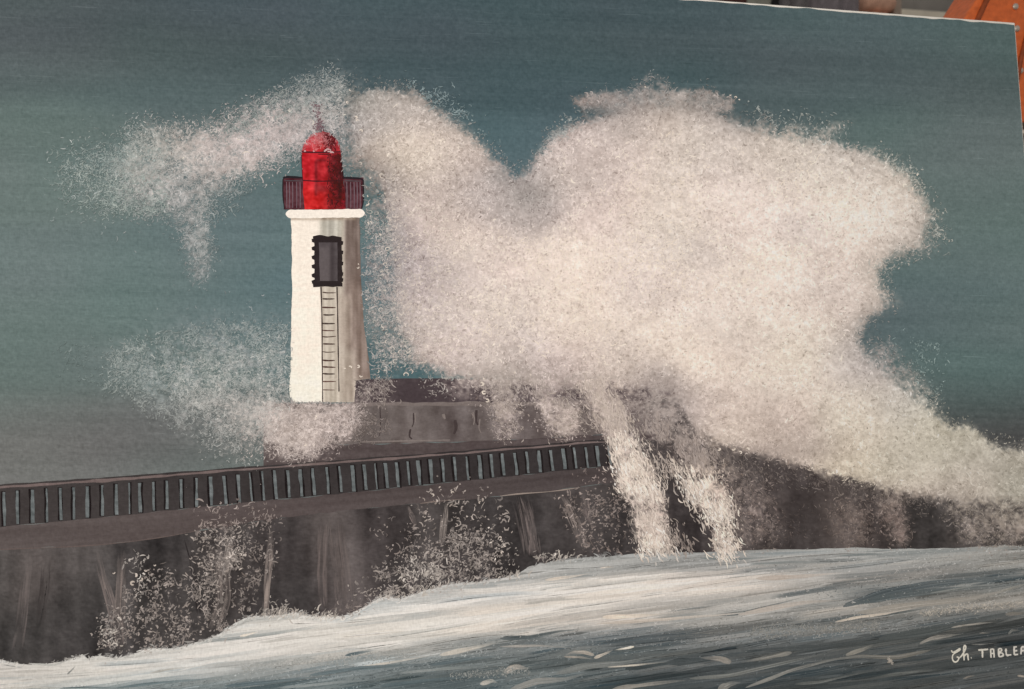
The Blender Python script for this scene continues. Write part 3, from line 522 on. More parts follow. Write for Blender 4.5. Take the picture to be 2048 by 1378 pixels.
f = np.interp(np.linspace(0, 1, k), [0, .25, .6, 1], [0, .9, .8, 0])[None, :, None]
for o_, q_ in ((-.55, .75), (.1, 1.0), (.62, .6)):                # three bristle tracks per stroke
    w_ = r.uniform(1.2, 3.4, n); st.add(X, Y+o_*w_[:, None]*2.2, w_[:, None]*np.interp(np.linspace(0, 1, k), [0, .15, .7, 1], [.3, 1, .8, .05])[None]*.8, b+((cen+dl*q_)[:, None]-b)*f, zs(n, .00086, .00090))
st.build('sea_brushwork', sea, kind='stuff')
bold = [([(1409,1232),(1476,1228),(1542,1211),(1604,1195)], 6, (92,97,97)), ([(1686,1213),(1768,1184),(1870,1166),(1972,1158),(2062,1150)], 15, (82,89,91)), ([(1690,1208),(1800,1190),(1900,1178),(1980,1172)], 14, (84,91,92)), ([(1205,1285),(1287,1274),(1358,1269),(1435,1268)], 5.5, (70,76,78)), ([(1000,1277),(1066,1274),(1118,1262),(1159,1259)], 9, (86,93,94)), ([(1747,1233),(1819,1222),(1870,1213)], 5, (94,98,97)), ([(1757,1277),(1870,1260),(2062,1216)], 15, (82,86,85)), ([(1225,1300),(1307,1296),(1350,1293)], 11, (84,90,90)), ([(1250,1338),(1300,1332),(1379,1319)], 8, (64,70,71)), ([(1330,1326),(1400,1320),(1470,1308)], 13, (76,81,82)), ([(1400,1338),(1480,1332),(1560,1322)], 12, (70,75,76)), ([(1560,1300),(1640,1292),(1700,1284)], 9, (78,82,82)),
 ([(1476,1229),(1537,1217),(1614,1204),(1684,1200)], 10, (180,170,160)), ([(1670,1244),(1716,1234),(1768,1228),(1844,1213)], 5.5, (196,184,169)), ([(1716,1226),(1819,1210),(1947,1197),(2060,1168)], 12, (152,146,137)), ([(1512,1157),(1600,1153),(1684,1145)], 9, (182,170,159)), ([(1194,1247),(1307,1240),(1460,1228),(1520,1222)], 7, (190,179,167)), ([(1000,1293),(1077,1291),(1153,1296)], 5, (160,155,148)), ([(1205,1234),(1266,1232),(1330,1228)], 8, (220,205,188)), ([(1112,1347),(1169,1332),(1246,1326),(1338,1306)], 13, (124,126,123)), ([(1020,1380),(1072,1362),(1133,1358),(1174,1346)], 15, (142,141,136)), ([(1008,1345),(1031,1333),(1060,1337)], 12, (174,166,156)), ([(1225,1378),(1307,1367),(1379,1359)], 9, (150,145,137)), ([(1379,1357),(1460,1351),(1501,1341),(1588,1321),(1672,1302)], 8, (118,119,115)), ([(1491,1375),(1553,1352),(1578,1341),(1665,1319),(1720,1312)], 7, (134,132,126)), ([(1462,1325),(1440,1317),(1399,1315)], 11, (144,138,130)), ([(1583,1305),(1542,1313),(1481,1325)], 9, (132,129,122)), ([(1691,1310),(1727,1298),(1752,1287)], 10, (142,138,129)), ([(1860,1300),(1793,1315),(1720,1312),(1619,1324)], 8, (118,115,108)), ([(1839,1287),(1860,1277),(1926,1267)], 8, (144,139,131)), ([(1436,1380),(1460,1368),(1482,1364)], 14, (128,126,120)), ([(1590,1368),(1640,1364),(1700,1350),(1760,1338)], 6, (98,100,97)), ([(1760,1352),(1840,1342),(1900,1338)], 6, (92,94,91)),
 ([(1188,1310),(1168,1304),(1145,1304),(1127,1312)], 8, (172,163,152)), ([(1128,1313),(1160,1314),(1188,1318)], 4, (160,152,142)), ([(1188,1316),(1205,1309),(1226,1300)], 6.5, (194,183,169)), ([(1268,1293),(1248,1297),(1228,1300)], 4.5, (240,226,206)), ([(1215,1334),(1260,1331),(1300,1327),(1340,1323)], 3, (206,196,182)),
 ([(1902,1255),(1930,1250),(1965,1246),(1998,1243)], 3.6, (158,152,143)), ([(1958,1266),(1982,1266)], 2.6, (124,121,115)), ([(2016,1268),(2024,1260),(2040,1261)], 5, (112,112,108)), ([(1926,1357),(1935,1354),(1952,1350)], 3.2, (128,122,114)), ([(2034,1351),(2060,1354)], 4, (150,140,128)), ([(1942,1288),(1960,1289),(2000,1285)], 2.2, (112,111,107)), ([(2010,1228),(2060,1226)], 7, (118,114,107)), ([(1200,1136),(1215,1134),(1232,1134)], 3, (216,204,190)),
 ([(700,1338),(760,1328),(830,1316),(880,1308)], 5, (205,198,187)), ([(690,1311),(720,1305),(752,1300)], 6, (92,104,108)), ([(880,1310),(940,1297),(1000,1284)], 9, (198,190,178)), ([(0,1377),(60,1374),(140,1376)], 4, (190,186,178)), ([(120,1376),(180,1374),(250,1377)], 4, (98,110,112)), ([(230,1376),(300,1367),(380,1360),(450,1356)], 5, (104,117,120)), ([(450,1372),(540,1364),(640,1352)], 8, (98,111,115)), ([(620,1350),(720,1336),(860,1326)], 8, (100,112,115)), ([(560,1376),(660,1366),(760,1358)], 6, (140,146,145)), ([(760,1372),(860,1360),(960,1352)], 8, (92,104,107)), ([(800,1346),(900,1336),(1000,1332)], 6, (136,141,139)), ([(860,1330),(940,1318),(1010,1310)], 7, (94,105,108)), ([(60,1327),(110,1330),(160,1312)], 4, (176,174,168)), ([(135,1348),(146,1338),(152,1330)], 3, (120,122,118)), ([(480,1272),(500,1268),(520,1262)], 4, (232,220,204)), ([(300,1346),(340,1338),(400,1332)], 3.4, (178,175,168)), ([(960,1368),(985,1361),(996,1366)], 9, (186,180,170)), ([(2000,1182),(2030,1174),(2062,1164)], 4, (146,143,135)), ([(1860,1186),(1940,1173),(1990,1166)], 3, (128,130,126)), ([(1050,1208),(1100,1200),(1180,1196)], 5, (176,171,163)), ([(1090,1160),(1150,1152),(1180,1146)], 6, (212,200,186)), ([(1500,1128),(1580,1124),(1680,1126)], 5, (134,137,135)), ([(1400,1116),(1480,1118),(1560,1112)], 4, (122,127,126)), ([(1680,1112),(1740,1108),(1800,1110)], 4, (120,124,123))]
for i, (p, w, c_) in enumerate(bold):
    # one loaded stroke: thins towards its end, bristle tracks along it
    st = Strokes(); q = np.array(p, float); d = np.r_[0, np.cumsum(np.hypot(*np.diff(q, axis=0).T))]; tl = np.linspace(0, d[-1], 30)
    qx = np.interp(tl, d, q[:, 0]); qy = np.interp(tl, d, q[:, 1])
    for _ in range(3): qx[1:-1] = (qx[:-2]+2*qx[1:-1]+qx[2:])/4; qy[1:-1] = (qy[:-2]+2*qy[1:-1]+qy[2:])/4
    tt = np.linspace(0, 1, 30); nrm = np.stack([-np.gradient(qy), np.gradient(qx)], 1); nrm /= np.linalg.norm(nrm, axis=1)[:, None]+1e-9
    prof = np.interp(tt, [0, .05, .2, .6, 1], [.2, .7, 1, .8, .06])*w/2*(1+wob(30, .10, 2, i)); rr = np.random.default_rng(900+i)
    ub = look(SEA, qx, qy); cov = np.interp(tt, [0, .15, .6, 1], [.7, .95, .85, .12])[:, None]
    st.add(qx[None], qy[None], prof[None], (ub+(C3(*c_)-ub)*cov)[None], .00092+i*4e-6, ridge=.00005)
    for b in range(int(5+w)):
        o = rr.uniform(-.92, .92); a0, a1 = rr.integers(0, 12), rr.integers(16, 30); sl_ = slice(a0, a1); xx_ = qx[sl_]+nrm[sl_, 0]*o*prof[sl_]; yy_ = qy[sl_]+nrm[sl_, 1]*o*prof[sl_]
        cc_ = C3(*c_)+rr.normal(0, 11); st.add(xx_[None], yy_[None], np.interp(np.linspace(0, 1, a1-a0), [0, .2, .8, 1], [.3, 1, .8, .1])[None]*rr.uniform(.35, .8), (look(SEA, xx_, yy_)+(cc_-look(SEA, xx_, yy_))*np.interp(np.linspace(0, 1, a1-a0), [0, .3, 1], [.8, 1, .3])[:, None])[None], .00098+i*4e-6+b*3e-7)
    st.build('brush_stroke', sea)
# dry-brushed grain where a loaded brush skipped over the weave
st = Strokes(); r = np.random.default_rng(23)
grain = sea_mask*(YY < 1400)*np.exp(-((SEA.mean(2)-128)/26)**2)
x, y = sample(grain, 6000, r); lc = look(SEA, x, y)
dabs(st, x, y, r, (2.2, 5), (1.0, 1.9), (-.1, .5), 1.0, lc+np.where(r.random(len(x)) < .62, 1, -1)[:, None]*r.uniform(14, 34, len(x))[:, None], (.6, 1), .0009, .00102, base=SEA)
for pts, w, nn, c_ in (([(1500,1262),(1640,1256),(1760,1250)], 14, 700, (140,137,130)), ([(1840,1228),(1930,1215),(2055,1204)], 9, 420, (172,164,152)), ([(1775,1318),(1785,1326)], 6, 60, (168,158,146)), ([(480,1336),(640,1322),(820,1306)], 12, 700, (160,160,155)), ([(900,1352),(1000,1344),(1060,1342)], 9, 300, (150,150,145))):
    q = np.array(pts, float); tq = r.uniform(0, 1, nn); x = np.interp(tq, np.linspace(0, 1, len(q)), q[:, 0]); y = np.interp(tq, np.linspace(0, 1, len(q)), q[:, 1])+r.normal(0, w/2, nn)
    dabs(st, x, y, r, (2.0, 4.5), (1.0, 2.0), (-.4, .8), 1.2, C3(*c_)+r.normal(0, 10, nn)[:, None], (.5, 1), .00125, .00128, base=SEA)
st.build('dry_brush_grain', sea, kind='stuff')

# foam line along the wall's foot
st = Strokes(); r = np.random.default_rng(29); n = 520
x = r.uniform(-40, 1240, n); y = np.interp(x, *np.array(SEA_TOP).T)+r.normal(1, 3.0, n)
dabs(st, x, y, r, (5, 14), (1.4, 3.2), (-.35, .45), .8, look(SEA, x, y+14)+r.normal(0, 8, n)[:, None], (.25, .8), .00088, .00100)
for cx_, cy_, nn, sp in ((780,1190,60,16),(840,1180,40,12),(560,1226,90,30),(1110,1112,60,22),(1020,1150,50,18),(650,1228,50,20)):
    x = r.normal(cx_, sp, nn); y = cy_+r.normal(0, 5, nn); dabs(st, x, y, r, (5, 12), (1.2, 2.6), (-1.0, .6), 1.2, C3(196,186,175)+r.normal(0, 10, nn)[:, None], (.5, 1), .00100, .00104)
st.build('foam_edge', sea, kind='stuff')

# ------------------------------------------------------------------ the spray
r = np.random.default_rng(41)
keep = 1-house
def zone(x0, x1, y0, y1, soft=6): return 1/(1+np.exp(-(XX-x0)/soft))/(1+np.exp((XX-x1)/soft))/(1+np.exp(-(YY-y0)/soft))/(1+np.exp((YY-y1)/soft))
left = np.maximum(zone(60, 690, 120, 590), 0)*((XX < 690)); low = zone(90, 584, 630, 960)*(XX < 583); head = (XX > 480)*(XX < 735)*(YY > 800)*(YY < 925)
main = (1-np.clip(left+low+head, 0, 1))
wide = np.clip(blur(A0, 9), 0, 1)
# body of the wave: cells of paint where the spray is dense
def body(name, mask, z, lo, parent, **props):
    xs = np.arange(-150, 2075, 2.4); ys = np.arange(100, 1120, 2.4); gx, gy = np.meshgrid(xs, ys)
    sel = (look(A*mask, gx, gy) > lo); cell = sel[:-1, :-1] & sel[1:, :-1] & sel[1:, 1:] & sel[:-1, 1:]
    q = gridquads(len(ys), len(xs))[cell.ravel()]; used = np.unique(q); mp = -np.ones(gx.size, int); mp[used] = np.arange(len(used))
    X_, Y_ = gx.ravel()[used], gy.ravel()[used]; uu, vv = uv(X_, Y_); ok = np.abs(uu) < W_CAN/2-.0005
    uu = np.clip(uu, -W_CAN/2+.0005, W_CAN/2-.0005)
    return link(name, fast_mesh(name, np.stack([uu, np.full_like(uu, -z*ZS), vv], -1), mp[q], pigment(look(under, X_, Y_), uu, vv)), PAINT, parent, **props)
wave = body('painted_wave', main*keep, .00090, .42, painting)
plume = body('painted_spray_plume', left*keep, .00090, .40, painting)
foam = body('painted_pier_foam', head*keep, .00090, .45, painting)
NOH = keep
CN = noise(5, 4, 1234)
# fine touches inside the wave, dark ones first
def touches(parent, zone_, n_dark, n_light, n_high, seed, name='spray_touches', hl=18):
    st = Strokes(); r = np.random.default_rng(seed); Z = zone_*NOH
    x, y = sample(Z*A0*np.clip(1.25-A0*.55, 0, 1)*np.clip(1+.35*noise(9, 7, seed+1), .05, 3), n_dark, r); m_ = look(MIST, x, y)
    dabs(st, x, y, r, (2.5, 6.5), (1.1, 2.4), (-.5, 1.0), 1.4, m_-r.gamma(2.2, 9, len(x))[:, None]*C3(1, 1, .97), (.35, .95), .00095, .00115)
    x, y = sample(Z*np.clip(A0*1.0+.6*A0*(1-A0), 0, 1), n_light, r); m_ = look(MIST, x, y)
    dabs(st, x, y, r, (3, 8), (.9, 1.9), (-.6, 1.0), 1.6, m_+r.normal(7, 6, len(x))[:, None], (.4, .95), .00116, .00140)
    x, y = sample(Z*A0**1.5*np.clip(.5+.7*noise(14, 10, seed+2), .03, 3), n_high, r); m_ = look(MIST, x, y)
    dabs(st, x, y, r, (4, 11), (1.1, 2.2), (-.6, 1.0), 2.0, np.minimum(m_+r.normal(hl, 7, len(x))[:, None], C3(240, 224, 206)), (.5, 1), .00141, .00150)
    return st.build(name, parent, kind='stuff')
touches(wave, main, 20000, 26000, 7000, 50)
touches(plume, left, 2600, 7500, 900, 60, hl=14)
touches(foam, head, 1300, 2400, 400, 70)
st = Strokes(); r = np.random.default_rng(77)
p = main*NOH*A0**2*(zone(690, 1180, 160, 740, 40)+.35*zone(1180, 1880, 160, 560, 40)+.25*zone(1180, 1900, 560, 900, 40))*np.clip(.8+.5*CN, .05, 3)
x, y = sample(p, 5200, r); m_ = look(MIST, x, y); dabs(st, x, y, r, (3, 7), (1.8, 3.2), (-.5, 1.0), 1.8, m_-r.uniform(14, 52, len(x))[:, None], (.25, .8), .00145, .00150)
x, y = sample(p, 7000, r); m_ = look(MIST, x, y); dabs(st, x, y, r, (4, 9), (1.6, 3.0), (-.5, 1.0), 2.6, np.minimum(m_+r.uniform(8, 34, len(x))[:, None], C3(244, 230, 214)), (.3, .95), .00150, .00156)
st.build('coarse_stipple', wave, kind='stuff')
# droplets thrown off the edges
def droplets(parent, zone_, n, seed, name='droplets', lo=.02, hi=.55, size=(2.2, 6), wid=(.9, 2.0), alpha=(.12, .75), col=None, ang=(-.6, 1.0)):
    st = Strokes(); r = np.random.default_rng(seed)
    p = zone_*NOH*np.clip((wide-lo)/.15, 0, 1)*np.clip((hi-A0)/.2, 0, 1)*np.clip(.7+.4*noise(7, 6, seed), 0, 3)
    x, y = sample(p, n, r); m_ = look(MIST, x, y) if col is None else C3(*col)
    dabs(st, x, y, r, size, wid, ang, 1.8, m_+r.normal(10, 8, n)[:, None], alpha, .00151, .00160)
    return st.build(name, parent, kind='stuff')
droplets(wave, main*(YY < 900)*np.clip(1-.85*zone(1110, 1800, 100, 300, 10), 0, 1)*np.clip(1-.6*zone(1880, 2300, 800, 1000, 10), 0, 1), 2300, 81, hi=.5, lo=.06)
droplets(plume, left, 2800, 83, alpha=(.15, .7))
# loose spray: clusters given by place, spread, number and brightness
def cluster(parent, name, items, seed, size=(4, 9), wid=(1.3, 2.6), col=(196, 190, 180), alpha=(.35, 1), curl=2.2, ang=(-.6, 1.0), z=.00161, dens=None):
    st = Strokes(); r = np.random.default_rng(seed)
    for j, (poly, n, c_) in enumerate(items):
        m = np.clip(blur(polymask(poly), 5), 0, 1)*np.clip(.8+.38*np.roll(CN, (97*j+13*seed, 171*j+7*seed), (0, 1)), .05, 3)*NOH
        x, y = sample(m, n, r); dabs(st, x, y, r, size, wid, ang, curl, C3(*c_)+r.normal(0, 11, n)[:, None], alpha, z+j*2e-5, z+j*2e-5+1.5e-5)
    return st.build(name, parent, kind='stuff')
low_spray = cluster(painting, 'painted_low_spray', [([(210,700),(330,670),(450,650),(580,645),(580,800),(520,870),(420,870),(290,825),(240,770)], 6400, (176,179,174)), ([(330,740),(580,680),(580,815),(480,850),(380,815)], 3000, (206,203,196)), ([(390,850),(500,830),(525,870),(525,925),(450,915),(405,890)], 520, (196,194,188)), ([(430,790),(530,790),(540,880),(470,860)], 900, (204,196,188)), ([(110,690),(220,680),(230,790),(140,760)], 130, (134,146,142)), ([(210,690),(300,675),(290,800),(215,790)], 420, (178,183,177))], 91, (3.5, 9), (1.0, 2.2), alpha=(.1, .72))
cluster(plume, 'flying_drops', [([(110,300),(330,290),(340,430),(200,430),(130,400)], 1300, (158,168,162)), ([(120,320),(230,330),(330,380),(340,420),(200,425)], 700, (180,186,178)), ([(420,380),(500,360),(480,420),(425,440)], 220, (150,158,155)), ([(560,180),(690,150),(700,200),(560,230)], 500, (164,168,163)), ([(420,260),(560,190),(600,215),(450,280)], 600, (160,164,158))], 95, (3, 9), (.9, 1.9), alpha=(.2, .9), curl=1.2)
cluster(wave, 'flying_drops', [([(800,160),(900,190),(990,290),(940,250),(850,195)], 240, (150,165,165)), ([(1040,340),(1130,245),(1180,215),(1140,260),(1070,310)], 150, (170,172,168)), ([(1470,205),(1600,225),(1700,245),(1690,290),(1560,270)], 190, (176,178,172)), ([(1740,290),(1830,340),(1880,430),(1885,510),(1850,400)], 330, (186,184,174)), ([(1800,660),(1890,700),(1890,790),(1830,760)], 130, (150,166,162)), ([(1720,520),(1790,520),(1770,560)], 60, (176,174,166)), ([(730,440),(800,440),(830,735),(750,740),(735,600)], 2300, (190,180,174)), ([(770,380),(900,380),(930,730),(800,735)], 1500, (214,200,188))], 99, (3.5, 10), (1.1, 2.3), alpha=(.3, 1), curl=3.4)
cluster(pier_head, 'loose_foam', [([(715,765),(790,760),(775,800),(712,800)], 260, (170,158,150)), ([(840,755),(920,755),(900,790),(850,785)], 70, (190,180,172)), ([(945,752),(1180,745),(1180,790),(1000,800)], 900, (176,163,154)), ([(700,820),(780,830),(760,870),(700,880)], 260, (136,124,118)), ([(985,800),(1040,800),(1030,870),(1005,880)], 330, (180,166,156)), ([(1080,790),(1150,800),(1165,865),(1110,865)], 360, (186,172,161))], 103, (4, 9), (1.2, 2.3), alpha=(.3, .95), ang=(1.0, .7))
# water splashing up the pier wall
splash = cluster(painting, 'painted_wall_splash', [([(185,1300),(205,1230),(270,1160),(330,1140),(420,1180),(500,1230),(430,1268),(300,1295)], 930, (170,158,150)), ([(190,1290),(210,1240),(250,1250),(255,1295)], 68, (216,206,195)), ([(255,1120),(290,1110),(300,1170),(265,1190)], 74, (216,206,196)), ([(385,1065),(480,1050),(475,1150),(430,1240),(395,1180)], 496, (178,166,157)), ([(440,1070),(485,1065),(480,1130),(450,1140)], 117, (216,203,192)), ([(470,1045),(550,1040),(550,1110),(500,1230),(460,1200)], 297, (152,141,134)), ([(540,1200),(580,1215),(560,1228),(500,1232)], 68, (190,180,170)), ([(380,1020),(550,1005),(550,1045),(400,1055)], 124, (162,148,141)),
 ([(700,1185),(770,1130),(850,1090),(900,1060),(980,1060),(1030,1120),(1000,1150),(860,1182)], 1178, (170,159,151)), ([(790,1150),(850,1110),(900,1130),(880,1172)], 260, (202,192,182)), ([(840,985),(950,970),(1010,1000),(1020,1060),(950,1060),(850,1060)], 142, (196,183,173)), ([(740,1060),(850,1020),(900,1080),(780,1110)], 93, (158,146,139)), ([(980,1060),(1030,1080),(1025,1130),(985,1130)], 37, (216,204,193)),
 ([(1110,990),(1250,985),(1262,1095),(1170,1095)], 347, (148,134,127)), ([(1120,985),(1200,985),(1230,1080),(1170,1085)], 68, (186,170,161)), ([(1140,940),(1225,935),(1225,975),(1150,975)], 30, (160,144,137)), ([(690,1205),(740,1195),(730,1222),(660,1228)], 43, (150,138,131))], 66, (4, 10), (1.4, 3.2), alpha=(.3, 1), z=.00120)
# white water pouring off the pier
cluster(wave, 'pouring_water', [([(1155,755),(1200,765),(1240,815),(1268,868),(1225,880),(1190,830)], 700, (196,181,169)), ([(1218,880),(1270,872),(1285,920),(1275,985),(1245,985),(1236,930)], 900, (244,228,212)), ([(1280,935),(1305,930),(1325,975),(1310,1010),(1285,985)], 360, (244,228,212)), ([(1262,1000),(1318,985),(1335,1060),(1350,1102),(1285,1105),(1270,1040)], 700, (214,199,186)), ([(1282,1070),(1340,1075),(1345,1104),(1288,1106)], 380, (244,228,212)), ([(1335,1060),(1370,1070),(1380,1102),(1345,1104)], 90, (170,156,146)), ([(1300,880),(1360,930),(1350,960),(1300,930)], 130, (190,175,163)), ([(1355,925),(1385,930),(1380,975),(1355,965)], 120, (246,230,214)), ([(1365,965),(1425,965),(1450,1000),(1465,1040),(1420,1040),(1385,1000)], 950, (246,230,214)), ([(1425,1035),(1460,1035),(1472,1108),(1440,1110)], 520, (240,224,208)), ([(1280,835),(1400,880),(1430,930),(1370,920)], 700, (170,156,148))], 111, (6, 15), (1.2, 3.0), alpha=(.35, 1), curl=.7, ang=(1.2, .28), z=.00166)
cluster(wave, 'wall_mist', [([(1460,935),(1540,960),(1550,1085),(1490,1088),(1450,1020)], 700, (148,134,125)), ([(1655,1000),(1740,1000),(1745,1088),(1680,1088)], 520, (136,122,114)), ([(1755,990),(1805,1000),(1818,1088),(1785,1088)], 420, (150,135,126)), ([(1885,1000),(2060,1005),(2060,1088),(1930,1085)], 1000, (156,145,133)), ([(1550,1010),(1640,1030),(1640,1085),(1550,1085)], 150, (104,92,87)), ([(1440,900),(1900,1000),(1900,1030),(1440,940)], 900, (150,138,130))], 117, (3, 7.5), (1.0, 2.1), alpha=(.1, .65), curl=1.2, ang=(.9, .8), z=.00169)
# big bright beads and curls
stc = Strokes(); r = np.random.default_rng(131)
beads = [(963,768,7),(968,785,6),(974,801,6),(966,758,4),(740,355,4),(737,392,4),(735,408,5),(790,520,4),(735,448,5),(741,445,4),(716,535,4),(718,528,3),(732,600,4),(760,470,4),(700,735,6),(716,733,6),(722,752,4),(690,738,4),(1810,372,7),(1822,378,6),(1832,402,6),(1818,392,5),(1835,350,4),(1460,190,3.5),(1471,195,3.5),(1478,200,3),(1290,175,3),(1437,898,6),(1466,897,6),(1480,905,5),(1495,898,5),(1410,905,5),(270,1150,9),(282,1158,7),(266,1166,7),(292,1140,5),(228,1145,4),(310,1130,4),(880,975,4),(865,990,5),(905,985,5),(960,1005,4),(1000,1075,5),(1010,1090,5),(1004,1105,5),(695,205,4),(712,235,5),(715,242,5),(722,262,5),(700,180,3),(1030,745,4),(1060,750,4)]
for i, (x, y, q) in enumerate(beads):
    a0 = r.uniform(0, 6.28); sweep = r.uniform(2.5, 5.2); th = np.linspace(a0, a0+sweep, 9); rr = q*r.uniform(.38, .6)
    base_ = look(MIST, np.array([x]), np.array([y]))[0]; c_ = C3(224, 210, 195) if y < 900 else C3(205, 192, 180)
    stc.add((x+rr*np.cos(th))[None], (y+rr*.85*np.sin(th))[None], np.array([.5, .9, 1, 1, 1, 1, .9, .8, .4])[None]*q*.24, c_[None]+r.normal(0, 6), .00172+i*2e-6, ridge=.00012)
n = 420; m_ = np.clip(blur(polymask([(735,300),(790,260),(900,300),(930,480),(960,700),(900,745),(760,735),(740,560)]), 8), 0, 1)*NOH
x, y = sample(m_, n, r); a0 = r.uniform(0, 6.28, n); sw = r.uniform(2, 5, n); rr = r.uniform(2, 5, n); th = a0[:, None]+sw[:, None]*np.linspace(0, 1, 8)
cb = look(under, x, y); c_ = cb+(C3(226, 212, 198)-cb)*r.uniform(.3, .95, n)[:, None]
stc.add(x[:, None]+rr[:, None]*np.cos(th), y[:, None]+.8*rr[:, None]*np.sin(th), np.array([.4, .8, 1, 1, 1, .9, .7, .3])[None]*r.uniform(.6, 1.2, n)[:, None], c_, zs(n, .00178, .00184))
stc.build('foam_curls', wave, kind='stuff')
# spray drawn over the dome, and the vane half lost in it
st = Strokes(); r = np.random.default_rng(141); n = 260
x = r.normal(637, 20, n); y = r.normal(278, 13, n); ok = (look(redm, x, y) > .5) & (y < 302); x, y = x[ok], y[ok]
dabs(st, x, y, r, (4, 9), (1.2, 2.4), (-.6, 1), 1.8, C3(208, 140, 140)+r.normal(0, 14, len(x))[:, None], (.2, .8), .00090, .00098)
n = 420; x = np.r_[r.uniform(655, 690, 300), r.uniform(648, 672, 120)]; y = np.r_[r.uniform(306, 418, 300), r.uniform(264, 304, 120)]; ok = look(redm, x, y) > .6; x, y = x[ok], y[ok]
dabs(st, x, y, r, (3, 7), (1.2, 2.4), (1.2, .6), 1.2, C3(52, 22, 24)+r.normal(0, 10, len(x))[:, None], (.2, .85), .00086, .00089)
st.build('dome_spray', tower, kind='stuff')
st = Strokes(); n = 150
y = np.r_[r.uniform(205, 262, 90), r.normal(254, 4, 60)]; x = 636+r.normal(0, 1, n)*np.interp(y, [205, 215, 240, 262], [7, 4, 3.5, 6])+np.interp(y, [205, 262], [-3, 4])
dabs(st, x, y, r, (2.5, 5), (1.3, 2.6), (.8, .8), 1.0, C3(104, 66, 74)+r.normal(0, 9, n)[:, None], (.35, .9), .00174, .00177)
st.build('roof_vane', tower, kind='stuff')
# bright scratches in the sky's brushwork
st = Strokes(); r = np.random.default_rng(151); n = 260; x = r.uniform(0, 2020, n); y = r.uniform(10, 920, n)*r.choice([.35, 1], n)+8; ok = look(A0, x, y) < .05; x, y = x[ok], y[ok]
vis = look(house, x, y) < .05; x, y = x[vis], y[vis]; yp = np.interp(x, *np.array(PIER_TOP).T); ok = (y < yp-20) & ((y > 60) | (x < 1400)) & ((x < 500) | (y < 740)); x, y = x[ok], y[ok]
L = r.uniform(10, 70, len(x)); s = np.linspace(-.5, .5, 6); cb = look(SKY, x, y)
st.add(x[:, None]+L[:, None]*s, y[:, None]+L[:, None]*s*.04+r.normal(0, .4, (len(x), 1))*s**2*8, np.array([.2, .8, 1, .8, .6, .1])[None]*r.uniform(.4, .75, len(x))[:, None], cb+r.uniform(5, 16, len(x))[:, None]*r.choice([1, 1, 1, -.6], len(x))[:, None], .00014)
st.build('bristle_marks', sky_o, kind='stuff')

# ------------------------------------------------------------------ the signature
sgc = (214, 199, 182)
def sg(pts): return [(1748+a/6.043, 1150+b/6.043) for a, b in pts]
letters = [[[(932,908),(946,932),(972,925),(1010,902),(1036,888),(1032,905),(1000,928),(962,950),(944,985),(950,1028),(974,1050),(1004,1040),(1020,1012),(1012,990),(995,992)]],
 [[(1018,1010),(1055,975),(1090,920),(1106,872),(1095,848),(1082,872),(1080,930),(1086,1030)], [(1086,985),(1106,958),(1128,958),(1132,990),(1138,1030)]], [[(1168,1000),(1176,999)]],
 [[(1256,906),(1310,902),(1376,897)], [(1306,906),(1307,950),(1309,998)]], [[(1406,893),(1408,945),(1412,998)], [(1406,896),(1440,893)], [(1440,890),(1446,940),(1449,996)], [(1410,948),(1446,945)]],
 [[(1502,890),(1504,935),(1508,986)], [(1502,890),(1532,890),(1538,912),(1512,936),(1548,944),(1558,966),(1540,982),(1508,986)]], [[(1590,888),(1593,930),(1597,971)], [(1597,971),(1628,966),(1656,962)]],
 [[(1680,874),(1700,870),(1722,866)], [(1690,880),(1690,920),(1692,963)], [(1692,918),(1728,912)], [(1692,963),(1738,957)]], [[(1780,868),(1776,910),(1772,958)], [(1780,870),(1815,862)], [(1815,862),(1822,950)], [(1776,915),(1818,910)]]]
sig = None
for i, ls in enumerate(letters):
    o = stroke_part('signature' if sig is None else 'letter', painting if sig is None else sig, [(sg(p), 3.0 if i < 3 else 3.6, sgc, .00118+j*2e-6, 40 if len(p) > 4 else 16, (.8, 1, .9, 1, .8), .00020, .3, i) for j, p in enumerate(ls)])
    if sig is None: sig = o; o['label'] = 'cream brushed signature reading Ch. TABLEA'

# ------------------------------------------------------------------ what stands behind the painting
# orange leather chair, its studded back leaning out past the canvas corner
yb = float(math.tan(LEAN)*H_CAN)+0.16
def prism(name, pts, y0, y1, mat, parent, bev=0.004):
    bm = bmesh.new(); f = bm.faces.new([bm.verts.new((p[0], y0, p[2])) for p in pts]); bm.normal_update()
    if f.normal.y > 0: f.normal_flip()
    e = bmesh.ops.extrude_face_region(bm, geom=[f]); bmesh.ops.translate(bm, verts=[v for v in e['geom'] if isinstance(v, bmesh.types.BMVert)], vec=(0, y1-y0, 0))
    bmesh.ops.recalc_face_normals(bm, faces=bm.faces)
    if bev: bmesh.ops.bevel(bm, geom=bm.edges[:], offset=bev, segments=3, affect='EDGES', profile=.6)
    me = bpy.data.meshes.new(name); bm.to_mesh(me); bm.free()
    return link(name, me, mat, parent)
chair = empty('armchair', (0, 0, 0), label='orange leather chair with nickel nail heads behind the canvas corner', category='chair')
a, b_, c_, d_ = at(1958, -4, yb), at(1905, 76, yb), at(2110, 240, yb), at(2200, -60, yb)
prism('backrest', [at(1998, -70, yb), b_, at(1930, 300, yb), at(2052, 243, yb), at(2180, 210, yb), at(2200, -70, yb)], yb, yb+.06, ORANGE, chair)
